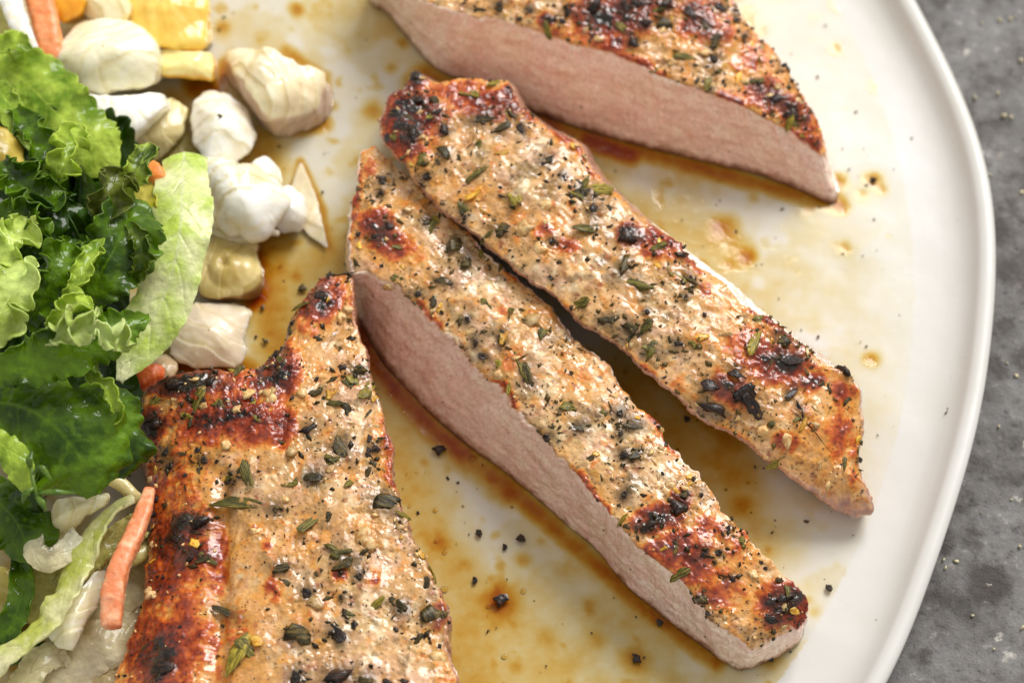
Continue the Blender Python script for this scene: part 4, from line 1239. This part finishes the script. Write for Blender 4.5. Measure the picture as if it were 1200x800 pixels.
lump("cabbage_chunk", "smooth white cabbage petal with one green fleck, beside the cream chunk", "cabbage", [(222, 118, 12), (242, 102, 13), (266, 106, 13), (286, 126, 12), (298, 156, 10), (290, 180, 10), (262, 194, 11), (238, 190, 11), (224, 160, 12)], 0.4, 14, CABW, lin(236, 226, 206), seed=5, layers=0.15)
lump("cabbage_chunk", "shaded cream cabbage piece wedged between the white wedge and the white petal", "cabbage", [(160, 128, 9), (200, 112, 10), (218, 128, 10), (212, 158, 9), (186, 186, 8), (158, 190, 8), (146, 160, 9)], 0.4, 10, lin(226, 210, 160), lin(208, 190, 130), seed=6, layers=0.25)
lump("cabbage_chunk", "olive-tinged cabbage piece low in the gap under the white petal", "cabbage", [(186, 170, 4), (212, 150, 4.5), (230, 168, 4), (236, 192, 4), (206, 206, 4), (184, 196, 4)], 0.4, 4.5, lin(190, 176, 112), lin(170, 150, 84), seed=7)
lump("cabbage_chunk", "small round white cabbage nub at the right end of the white cluster", "cabbage", [(318, 226, 8), (338, 218, 8), (356, 232, 7.5), (360, 254, 7), (350, 270, 7), (326, 270, 7.5), (314, 250, 8)], 0.4, 9, CABW, lin(244, 240, 228), seed=8, edge=14)
lump("cabbage_chunk", "small curled white cabbage flap behind the white cluster", "cabbage", [(292, 192, 9), (308, 182, 10), (322, 194, 9), (328, 214, 8), (306, 214, 9), (290, 208, 9)], 0.4, 10, CABW, CABC, seed=9, edge=12)
lump("cabbage_chunk", "lumpy white cabbage cluster right beside the pale green leaf", "cabbage", [(230, 200, 13), (252, 192, 14), (276, 202, 14), (296, 194, 14), (314, 206, 13), (330, 222, 12), (338, 236, 11), (324, 256, 10), (306, 274, 9), (276, 276, 9), (248, 268, 11), (232, 240, 12)], 0.4, 15.5, CABW, lin(240, 226, 190), seed=10, layers=0.30, facet=3.4, rough_amp=0.5)
tube("cabbage_shred", "thin curling cream cabbage shred under the white cluster", "cabbage", [(244, 266, 7), (272, 276, 6), (298, 278, 5), (316, 272, 5), (328, 274, 4.5)], [1.2, 1.6, 1.5, 1.1, 0.7], lin(236, 222, 186), M_CABB, 70, flat=0.7)
# behind and under the top left
lump("lemon_piece", "yellow lemon chunk with juicy flesh at the top edge", "lemon", [(132, -30, 15), (180, -40, 15), (232, -34, 15), (240, 10, 15), (238, 50, 14), (206, 56, 15), (170, 50, 16), (140, 20, 16)], 1.0, 16.5, lin(246, 214, 112), lin(238, 196, 84), seed=11, facet=1.2, rough_amp=0.6)
lump("lemon_rind", "pale yellow lemon rind square in front of the juicy lemon chunk", "lemon", [(178, 56, 14), (214, 58, 14), (248, 62, 13), (250, 84, 12), (248, 94, 11), (216, 92, 11), (182, 86, 12), (172, 70, 13)], 1.0, 13.5, lin(250, 234, 170), lin(246, 224, 148), seed=12, side_tint=lin(226, 170, 40))
lump("yellow_pepper_piece", "glossy deep yellow pepper piece at the top edge beside the carrot", "pepper", [(52, -30, 22), (84, -34, 22), (98, 0, 22), (92, 16, 21), (72, 26, 20), (58, 10, 21)], 6.0, 22.5, lin(240, 184, 24), lin(228, 156, 16), seed=13)
lump("cabbage_chunk", "pale cream cabbage piece at the top edge between pepper and lemon", "cabbage", [(92, -20, 19), (134, -28, 19), (150, 4, 19), (146, 22, 18), (112, 26, 18), (92, 10, 19)], 3.0, 20, lin(244, 232, 198), lin(238, 222, 176), seed=14, layers=0.25)
tube("carrot_stick", "thick orange carrot stick running down from the top left corner", "carrot", [(28, -60, 20), (44, -10, 21), (54, 30, 21), (60, 66, 20), (68, 92, 18)], [3.2, 3.2, 3.1, 3.0, 2.2], lin(236, 140, 78), M_CARR, 81, square=0.7, tint2=lin(246, 168, 112))
tube("cabbage_shred", "long white cabbage shred slanting in at the top left corner", "cabbage", [(2, -40, 24), (14, 6, 25), (28, 38, 25), (44, 66, 23)], [2.6, 2.6, 2.2, 1.0], CABW, M_CABB, 82, flat=0.45, tint2=CABC)
tube("cabbage_shred", "yellow-green cabbage shred behind the corner of white cabbage", "cabbage", [(-40, -10, 20), (-6, 10, 21), (14, 32, 20), (22, 50, 18)], [4, 4, 3.6, 2.4], lin(206, 198, 112), M_CABB, 83, flat=0.5, tint2=lin(180, 178, 84))
lump("cabbage_chunk", "largest cream cabbage chunk, many-sided, near the top left corner", "cabbage", [(84, 22, 24), (112, 17, 25), (142, 20, 25), (164, 28, 25), (178, 48, 24), (184, 72, 22.5), (178, 94, 21), (150, 102, 21), (122, 110, 20), (98, 104, 20), (76, 90, 21), (62, 78, 21.5), (66, 62, 22), (66, 44, 23)], 4.0, 25.5, lin(250, 244, 218), lin(246, 236, 200), seed=15, layers=0.20, facet=1.0)
lump("cabbage_chunk", "bright white wedge of cabbage pointing down under the largest chunk", "cabbage", [(78, 126, 21), (96, 110, 22), (136, 112, 22), (172, 106, 22), (188, 108, 21), (195, 122, 20), (180, 140, 19.5), (160, 158, 19), (140, 178, 17.5), (122, 184, 17), (118, 168, 18), (122, 150, 19), (100, 140, 20)], 3.0, 22, CABW, lin(244, 240, 228), seed=16, layers=0.15)

# bottom left under-layer
lump("cabbage_chunk", "yellow cabbage piece in the bottom left corner", "cabbage", [(-40, 660, 8), (10, 668, 9), (24, 700, 9), (16, 760, 8), (-30, 780, 8), (-60, 720, 8)], 0.4, 10, lin(206, 188, 96), lin(176, 160, 70), seed=19)
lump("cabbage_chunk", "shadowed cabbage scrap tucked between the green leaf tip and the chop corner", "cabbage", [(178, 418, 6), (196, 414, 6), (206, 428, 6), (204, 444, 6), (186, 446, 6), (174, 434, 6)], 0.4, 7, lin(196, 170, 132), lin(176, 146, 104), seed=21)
tube("carrot_shred", "small orange carrot tip peeking out above the chop corner", "carrot", [(150, 452, 10), (166, 446, 11), (180, 438, 11), (190, 440, 10)], [1.8, 2.0, 2.0, 1.5], lin(226, 104, 44), M_CARR, 84, square=0.4, tint2=lin(236, 128, 66))
tube("cabbage_shred", "thin pale cabbage thread curving beside the chop near the lower carrot strip", "cabbage", [(116, 556, 16), (140, 566, 15), (156, 580, 14), (172, 590, 12)], [1.2, 1.5, 1.4, 1.0], lin(206, 190, 130), M_CABB, 85, flat=0.7)
tube("cabbage_shred", "yellow-green cabbage thread crossing under the lower carrot strip", "cabbage", [(104, 638, 13), (130, 646, 12), (156, 650, 11), (176, 640, 10)], [1.6, 2.4, 2.4, 1.4], lin(200, 186, 112), M_CABB, 86, flat=0.6)
def ribbon(lb, pts, w, a, b, seed, thick=1.6, cu=(0.3, 0.3), ruf=0.25):
    return leaf(lb, pts, w, w, cu, ruf, 3, 0.06, a, b, rib=b, seed=seed, thick=thick, tip=False, name="cabbage_ribbon", cat="cabbage", base_w=0.7, vein=0.35, nv=18, nu=110)


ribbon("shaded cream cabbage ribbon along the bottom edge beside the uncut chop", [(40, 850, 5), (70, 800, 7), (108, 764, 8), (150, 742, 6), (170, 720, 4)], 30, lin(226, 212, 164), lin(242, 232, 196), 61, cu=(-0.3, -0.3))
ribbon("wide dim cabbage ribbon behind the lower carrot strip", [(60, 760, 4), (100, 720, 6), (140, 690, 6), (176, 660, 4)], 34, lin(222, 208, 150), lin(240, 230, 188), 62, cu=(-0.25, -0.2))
ribbon("greenish yellow cabbage ribbon under the crossing strips", [(30, 730, 10), (48, 690, 11), (62, 656, 12), (90, 630, 11)], 24, lin(196, 186, 88), lin(216, 208, 124), 63)
ribbon("cream cabbage ribbon curling over the very bottom edge left", [(6, 840, 9), (28, 800, 11), (50, 774, 11), (76, 764, 9)], 17, lin(220, 210, 158), lin(234, 226, 186), 64, cu=(-0.4, -0.3))
ribbon("brownish cabbage ribbon at the bottom edge under the cream ones", [(120, 860, 3), (120, 810, 5), (136, 770, 5), (160, 700, 3)], 24, lin(210, 188, 132), lin(228, 210, 160), 65, cu=(0.2, -0.2))
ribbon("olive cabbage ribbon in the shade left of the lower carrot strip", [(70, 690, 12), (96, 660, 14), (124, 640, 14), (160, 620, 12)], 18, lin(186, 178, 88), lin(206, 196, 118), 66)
lump("cabbage_strip", "white block-ended cabbage strip in the lower left", "cabbage", [(112, 668, 17), (122, 674, 16), (112, 708, 15), (96, 740, 14), (84, 764, 13), (66, 760, 13), (50, 744, 14), (66, 722, 15), (86, 696, 16)], 8.0, 16.5, lin(248, 242, 216), lin(244, 234, 198), seed=22, layers=0.25)
leaf("ribbed yellow-green cabbage ribbon running diagonally across the lower left", [(158, 584, 20), (134, 596, 20), (112, 620, 20), (98, 650, 20), (80, 688, 19), (54, 728, 18), (22, 756, 17), (-20, 790, 16)], 17, 17, (0.45, -0.5), 0.55, 3, 0.12, lin(206, 212, 90), lin(246, 242, 196), rib=lin(240, 232, 190), seed=51, thick=0.7, tip=False, name="cabbage_ribbon", cat="cabbage", base_w=0.45, vein=0.5, nv=22, roll=(-0.5, 0.2, -0.3, 0.3))
lump("cabbage_strip", "cream cabbage strip folded over above the yellow-green ribbon", "cabbage", [(64, 586, 22), (96, 582, 22), (124, 580, 21), (122, 594, 20), (98, 606, 20), (84, 622, 20), (74, 634, 19.5), (58, 634, 20), (52, 624, 20)], 12, 23, lin(246, 236, 196), lin(240, 226, 176), seed=23, layers=0.30)
ribbon("hooked cream cabbage curl in front of the folded strip", [(44, 626, 20), (40, 644, 21), (54, 656, 21), (72, 648, 21), (92, 628, 20)], 13, lin(240, 230, 184), lin(252, 247, 220), 67, thick=1.1, cu=(0.5, -0.4), ruf=0.4)
tube("carrot_shred", "curved orange carrot strip hanging down beside the browned chop", "carrot", [(176, 572, 15), (168, 600, 17), (154, 634, 18.5), (140, 664, 19), (132, 700, 18), (131, 738, 16.5)], [1.1, 1.6, 1.8, 2.0, 2.25, 1.9], lin(236, 142, 92), M_CARR, 88, square=0.7, tint2=lin(248, 182, 138))

# pale outer leaf
leaf("smooth pale green leaf hanging down the right side of the salad", [(216, 178, 27), (214, 220, 31), (212, 262, 32), (206, 304, 31), (192, 346, 28), (168, 394, 25), (140, 446, 22)], 36, 36, (-0.22, -0.34), 0.26, 3, 0.05, lin(206, 228, 92), lin(246, 249, 196), rib=lin(236, 240, 190), seed=52, thick=0.5, base_w=0.8, vein=0.8, roll=0.12, ribw=0.05, mott=0.0)
leaf("yellowish inner leaf edge standing beside the pale green leaf", [(166, 206, 27), (172, 244, 30), (174, 284, 29), (166, 320, 26)], 18, 14, (0.35, 0.1), 0.3, 3, 0.08, lin(206, 196, 40), lin(226, 214, 96), rib=lin(234, 226, 130), seed=53, thick=0.5, base_w=0.7)
tube("carrot_shred", "tiny orange carrot tip behind the top of the pale green leaf", "carrot", [(172, 196, 27), (182, 204, 29), (188, 214, 29)], [1.6, 2.0, 1.4], lin(238, 140, 50), M_CARR, 89, square=0.4)
lump("avocado_piece", "yellow avocado piece at the left edge between lettuce leaves", "avocado", [(-30, 150, 24), (4, 148, 25), (22, 170, 25), (26, 196, 24), (4, 206, 23), (-34, 200, 23)], 8, 26, lin(226, 196, 90), lin(206, 176, 70), seed=24)

# the green leaves, from the bottom of the heap upwards
L = [
    ("dark lettuce leaf lying low under the upper curls of the heap", [(-60, 200, 16), (0, 200, 19), (70, 205, 20), (160, 230, 20)], 80, 80, (0.1, 0.1), 0.3, 4, 0.1, LEAF_DK * 0.7, LEAF_DK, 0.0),  # this and the next two fill the depth, heap shade put into darker green
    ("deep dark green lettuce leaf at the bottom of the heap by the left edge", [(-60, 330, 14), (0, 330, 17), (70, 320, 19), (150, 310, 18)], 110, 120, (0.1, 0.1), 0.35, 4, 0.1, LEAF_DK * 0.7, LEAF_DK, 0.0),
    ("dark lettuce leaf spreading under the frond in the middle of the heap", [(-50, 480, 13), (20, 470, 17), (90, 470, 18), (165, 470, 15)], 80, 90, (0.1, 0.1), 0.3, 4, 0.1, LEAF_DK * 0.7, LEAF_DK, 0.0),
    ("dark green lettuce leaf in the lower left, hanging below the glossy fold", [(-40, 560, 18), (0, 590, 22), (24, 620, 22), (36, 660, 18)], 44, 36, (-0.4, -0.3), 0.4, 3, 0.12, LEAF_DK, LEAF_MD, 0.0),
    ("narrow dark green leaf blade in the bottom left corner", [(20, 640, 14), (26, 690, 15), (14, 730, 14), (-10, 780, 12)], 14, 14, (0.3, 0.3), 0.3, 3, 0.1, LEAF_DK, LEAF_MD, 0.0),
    ("dark leaf scrap at the bottom edge by the white strip", [(0, 775, 8), (30, 760, 9), (50, 772, 8)], 16, 16, (0.3, 0.3), 0.4, 3, 0.1, LEAF_DK, LEAF_MD, 0.0),
    ("bright green lettuce leaf with a pale midrib lying under the white cabbage", [(-30, 66, 22), (20, 90, 25), (62, 128, 27), (100, 168, 27), (138, 204, 25)], 46, 44, (-0.15, -0.2), 0.32, 4, 0.12, LEAF_MD, LEAF_LT, 0.0),
    ("small light green lettuce tip at the left edge under the carrot stick", [(-30, 58, 27), (0, 56, 28), (20, 52, 29), (38, 58, 28)], 16, 16, (0.5, 0.4), 0.8, 4, 0.2, LEAF_MD, LEAF_LT, 0.0),
    ("long light green lettuce edge slanting along the upper left", [(-20, 86, 29), (4, 112, 31), (22, 146, 32), (36, 176, 31)], 15, 15, (0.5, 0.2), 0.5, 3, 0.12, LEAF_MD, LEAF_LT, 0.3),
    ("curled green lettuce strip in the upper middle of the heap", [(18, 128, 32), (36, 152, 35), (56, 182, 36), (70, 214, 34)], 24, 22, (0.75, 0.5), 0.7, 3, 0.14, LEAF_DK, LEAF_MD, 0.2),
    ("frilly bright lettuce curl just below the white cabbage wedge", [(62, 226, 33), (72, 196, 37), (82, 172, 37), (94, 152, 34)], 26, 22, (0.6, 0.8), 1.0, 3, 0.2, LEAF_MD, LEAF_LT, -0.2),
    ("cup-shaped lettuce curl with a toothed light rim at the left edge", [(0, 190, 34), (22, 216, 36), (46, 232, 37), (78, 226, 35)], 32, 30, (0.9, 0.7), 0.6, 4, 0.2, LEAF_DK, LEAF_MD, 0.3),
    ("small pointed lettuce tip sticking up against the white cabbage", [(146, 236, 32), (156, 212, 36), (166, 192, 37), (174, 168, 36)], 18, 20, (0.5, 0.5), 0.5, 3, 0.25, LEAF_DK, LEAF_LT, 0.1),
    ("olive rolled lettuce lobe beside the pointed tip", [(118, 262, 33), (124, 240, 38), (132, 218, 39), (146, 204, 37)], 24, 26, (0.9, 0.6), 0.7, 3, 0.2, lin(72, 88, 20), lin(120, 130, 46), 0.0),
    ("broad dark green lettuce blade against the pale leaf", [(90, 370, 30), (112, 330, 35), (134, 292, 37), (150, 258, 37), (168, 236, 34)], 34, 44, (0.35, -0.25), 0.42, 3, 0.2, LEAF_DK, LEAF_MD, 0.05),
    ("dark ruffled lettuce leaf deep in the centre of the heap", [(10, 330, 28), (38, 296, 32), (66, 268, 33), (98, 244, 31)], 40, 40, (0.6, 0.6), 1.0, 4, 0.2, LEAF_DK * 0.75, LEAF_DK * 1.2, 0.0),  # shade deep in the heap put into its darkened greens
    ("ruffled mid green lettuce leaf standing in the centre of the heap", [(30, 384, 31), (54, 344, 36), (70, 312, 38), (84, 280, 36)], 30, 32, (0.7, 0.5), 1.0, 4, 0.22, LEAF_DK, LEAF_MD, -0.2),
    ("light green curled lettuce rib rising through the centre", [(72, 378, 36), (86, 344, 40), (102, 312, 41), (122, 280, 39)], 15, 14, (0.6, 0.6), 0.6, 4, 0.15, LEAF_MD, LEAF_LT, 0.2),
    ("bright frilly lettuce leaf on the left edge, upper of two", [(-30, 310, 38), (0, 296, 41), (20, 280, 41), (34, 256, 38)], 24, 24, (0.5, 0.7), 1.0, 4, 0.25, LEAF_LT * 0.7, lin(214, 232, 120), 0.0),  # pale inner green, with bright highlights put into the colour
    ("bright frilly lettuce leaf on the left edge, lower of two", [(-40, 410, 40), (-6, 376, 43), (14, 340, 44), (26, 304, 41)], 36, 34, (-0.2, 0.5), 0.8, 3, 0.22, LEAF_LT * 0.7, lin(220, 236, 140), 0.0),  # lighter tint here too carries painted highlights
    ("wide glossy dark green lettuce fold in the lower heap", [(-30, 470, 33), (24, 476, 37), (64, 500, 38), (96, 540, 35), (110, 580, 30)], 62, 62, (-0.4, -0.35), 0.35, 3, 0.1, LEAF_DK, LEAF_MD, 0.0),
    ("dark drooping lettuce leaf touching the chop's charred corner", [(94, 452, 33), (122, 474, 35), (140, 510, 33), (140, 560, 27)], 34, 30, (-0.5, -0.4), 0.35, 3, 0.1, LEAF_DK, LEAF_MD, 0.0),
    ("finger-like lettuce loop curling over the dark fold", [(88, 428, 38), (108, 440, 40), (128, 456, 40), (138, 484, 37), (128, 500, 35)], 12, 12, (0.8, 0.8), 0.5, 4, 0.15, LEAF_MD, LEAF_LT, 0.0),
    ("long lettuce frond pointing right across the heap", [(-40, 446, 40), (10, 432, 43), (58, 420, 45), (104, 406, 45), (140, 388, 44), (176, 372, 42)], 34, 26, (0.35, -0.3), 0.6, 5, 0.25, LEAF_DK, LEAF_MD, 0.1),
    ("frilly pale crest of lettuce on top of the pointing frond", [(52, 402, 46), (80, 388, 49), (108, 388, 49), (134, 396, 47), (150, 412, 44)], 26, 18, (0.8, 0.5), 1.4, 5, 0.28, LEAF_LT * 0.8, lin(222, 234, 160), 0.2),
    ("pale green lettuce strip at the left edge low in the heap", [(-30, 500, 38), (0, 518, 40), (22, 544, 40), (32, 580, 36)], 15, 15, (-0.3, -0.2), 0.3, 3, 0.12, LEAF_MD, LEAF_LT, 0.1),
    ("small twisted lettuce lobe above the pointing frond", [(60, 396, 42), (70, 372, 46), (88, 358, 47), (100, 346, 45)], 16, 18, (0.8, 0.4), 1.0, 3, 0.25, LEAF_MD, LEAF_LT, 0.0),
    ("crinkled dark lettuce lobe on the left between the two frilly leaves", [(-10, 260, 36), (16, 252, 38), (40, 262, 38), (56, 286, 35)], 22, 24, (0.7, 0.7), 1.1, 4, 0.22, LEAF_DK, LEAF_MD, 0.0),
    ("narrow toothed lettuce edge hanging beside the yellowish leaf", [(150, 262, 37), (164, 284, 38), (166, 310, 35), (156, 334, 31)], 14, 14, (0.5, 0.6), 0.6, 4, 0.25, LEAF_DK, lin(120, 140, 40), 0.0),
]
for k, (lb, pts, wl, wr, cu, ruf, fq, te, a, b, rl) in enumerate(L):
    leaf(lb, pts, wl * 1.15, wr * 1.15, (cu[0] * 1.25, cu[1] * 1.25), ruf * 1.15, fq * 0.9, te * 1.0, a, b, rib=b * 1.05, roll=rl, seed=100 + k)
# herb sprig
sprig = root("thyme_sprig", at(50, 590, 20), "small green herb sprig with narrow leaves resting on the lower lettuce", "herb")
bp0 = at(50, 590, 20)


def sprig_leaf(name, pts, rads, seed):
    o = tube(name, None, None, pts, rads, lin(110, 140, 50), M_LEAF, seed, ns=12, n=24, flat=0.5, tint2=lin(80, 110, 34))
    o.parent = sprig
    o.location = o.location - sprig.location


sprig_leaf("stem", [(36, 536, 40), (38, 560, 41), (44, 584, 40)], [0.35, 0.4, 0.35], 301)
for i, (a, b, c) in enumerate([((42, 578, 40), (64, 576, 41), (90, 578, 39)), ((38, 556, 41), (48, 548, 42), (60, 562, 41)), ((36, 548, 41), (34, 540, 42), (38, 528, 42)), ((40, 570, 41), (30, 578, 41), (26, 590, 39)), ((42, 580, 40), (50, 590, 40), (54, 600, 39))]):
    sprig_leaf("leaf", [a, b, c], [0.35, 0.75, 0.2], 310 + i)

# ------------------------------------------------------------------ bits lying on the plate and table
r = np.random.default_rng(12)


def flake(kind, x, y, l, w, ang, label, z=0.3):
    p = at(x, y, z)
    o = link({"pepper": "pepper_flake", "char": "charred_flake", "leaf": "herb_flake"}[kind], random.choice(CHIP[kind]))
    o.location = Vector((p + np.array([0, 0, 0.12 * (l + w) * 0.18])) * 0.001)
    o.rotation_euler = (0, 0, -math.radians(ang))
    s = 0.18 * 0.001
    o.scale = (l * s, w * s * 1.15, 0.5 * (l + w) * s)
    return tag(o, label, "pepper flake" if kind == "pepper" else "herb flake")


flake("char", 587, 705, 22, 18, 30, "largest black pepper lump in a brown halo of juice on the plate")
flake("char", 515, 529, 22, 14, 25, "dark herb flake on the plate between the uncut chop and the cut slice")
flake("pepper", 610, 631, 13, 9, 30, "right one of three pepper grains above the largest black lump")
flake("pepper", 592, 641, 9, 8, 0, "lowest of three pepper grains above the largest black lump")
flake("pepper", 561, 626, 10, 9, 0, "left one of three pepper grains above the largest black lump")
flake("pepper", 557, 680, 10, 9, 0, "pepper grain just up and left of the largest black lump")
flake("char", 745, 772, 18, 10, 40, "broken dark flake near the bottom edge under the cut slice")
flake("pepper", 773, 730, 12, 10, 0, "pepper grain on the plate beside the cut slice's lower end")
flake("pepper", 902, 770, 14, 12, 0, "dark grain just past the browned end of the cut slice")
flake("leaf", 1111, 483, 12, 12, 60, "dark flake alone on the clean right side of the plate", z=0.8)
flake("pepper", 971, 690, 11, 8, 0, "dark grain on the plate right of the browned slice end")
flake("pepper", 805, 492, 12, 9, 0, "dark grain in the shade between the two slices")
flake("leaf", 354, 337, 14, 10, 0, "dark flake in the amber juice left of the chop's raised corner")
flake("leaf", 308, 362, 8, 12, 0, "dark flake in the amber juice right of the dull cabbage square")
flake("leaf", 311, 401, 14, 9, 40, "brown flake in the juice just above the uncut chop")
flake("pepper", 190, 403, 12, 10, 0, "black grain at the left corner of the dull cabbage square", z=9)
flake("pepper", 247, 52, 7, 9, 0, "black speck beside the lemon rind", z=0.4)
flake("leaf", 258, 138, 9, 7, 20, "small green fleck on top of the smooth white cabbage petal", z=13.6)
flake("pepper", 1023, 212, 13, 8, 0, "brown-black grain on the plate right of the top chop's tip")

pts, sz = [], []
for k in range(520):
    x, y = r.uniform(-80, 1150), r.uniform(-60, 860)
    p = at(x, y, 0.3)
    if np.hypot(*(p[:2] - PC)) > PR - 17:
        continue
    pts.append(p)
    sz.append(0.2 + 0.8 * r.random() ** 3)
for x, y, s in [(988, 297, 1.0), (958, 90, .7), (1003, 131, 1.0), (968, 30, 1.0), (1068, 162, .8), (995, 198, .9), (960, 243, .8), (917, 245, .9), (400, 330, 1), (640, 780, .8), (490, 600, .8), (525, 560, .9), (537, 565, .7), (745, 690, .9), (745, 722, .7), (1112, 542, .7), (1000, 627, .5), (868, 768, .8), (755, 770, .9), (360, 175, .6), (380, 180, .6), (378, 225, .9), (327, 172, .6)]:
    pts.append(at(x, y, 0.3))
    sz.append(s)
V, F = crumbs(np.array(pts), np.array(sz), 5, 0.3)
ps = link("pepper_specks", new_mesh("pepper_specks", V, F, M_PEPPER, smooth=False))
tag(ps, "fine ground pepper specks scattered over the plate", "pepper", kind="stuff")

M_CRUMB = plain("pale_crumbs", lin(220, 208, 170), 0.6, 0.2)
pts, sz = [], []
for x, y, s in [(1150, 28, 1.6), (1172, 24, 1.6), (1184, 22, 1.9), (1196, 70, 2.4), (1143, 114, 2.6), (1168, 110, 2.2), (1176, 136, 1.8), (1185, 138, 1.6), (1160, 205, 1.4), (1198, 225, 2), (1190, 20, 1.2), (1121, 657, 1.6), (1108, 665, 1.2), (1106, 655, 1.4), (1198, 735, 2.2), (1190, 440, 1.8), (1180, 425, 1.2), (1170, 500, 1.2), (1150, 600, 1.2), (1185, 585, 1.4), (1195, 640, 1.2), (1140, 720, 1.4), (1165, 760, 1.2)]:
    pts.append(at(x, y, ZT + 0.3))
    sz.append(s)
V, F = crumbs(np.array(pts), np.array(sz) * 0.8, 6, 0.0)
cr_ = link("salt_crumbs", new_mesh("salt_crumbs", V, F, M_CRUMB, smooth=False))
tag(cr_, "pale crumbs sprinkled on the grey table beside the plate", "crumbs", kind="stuff")
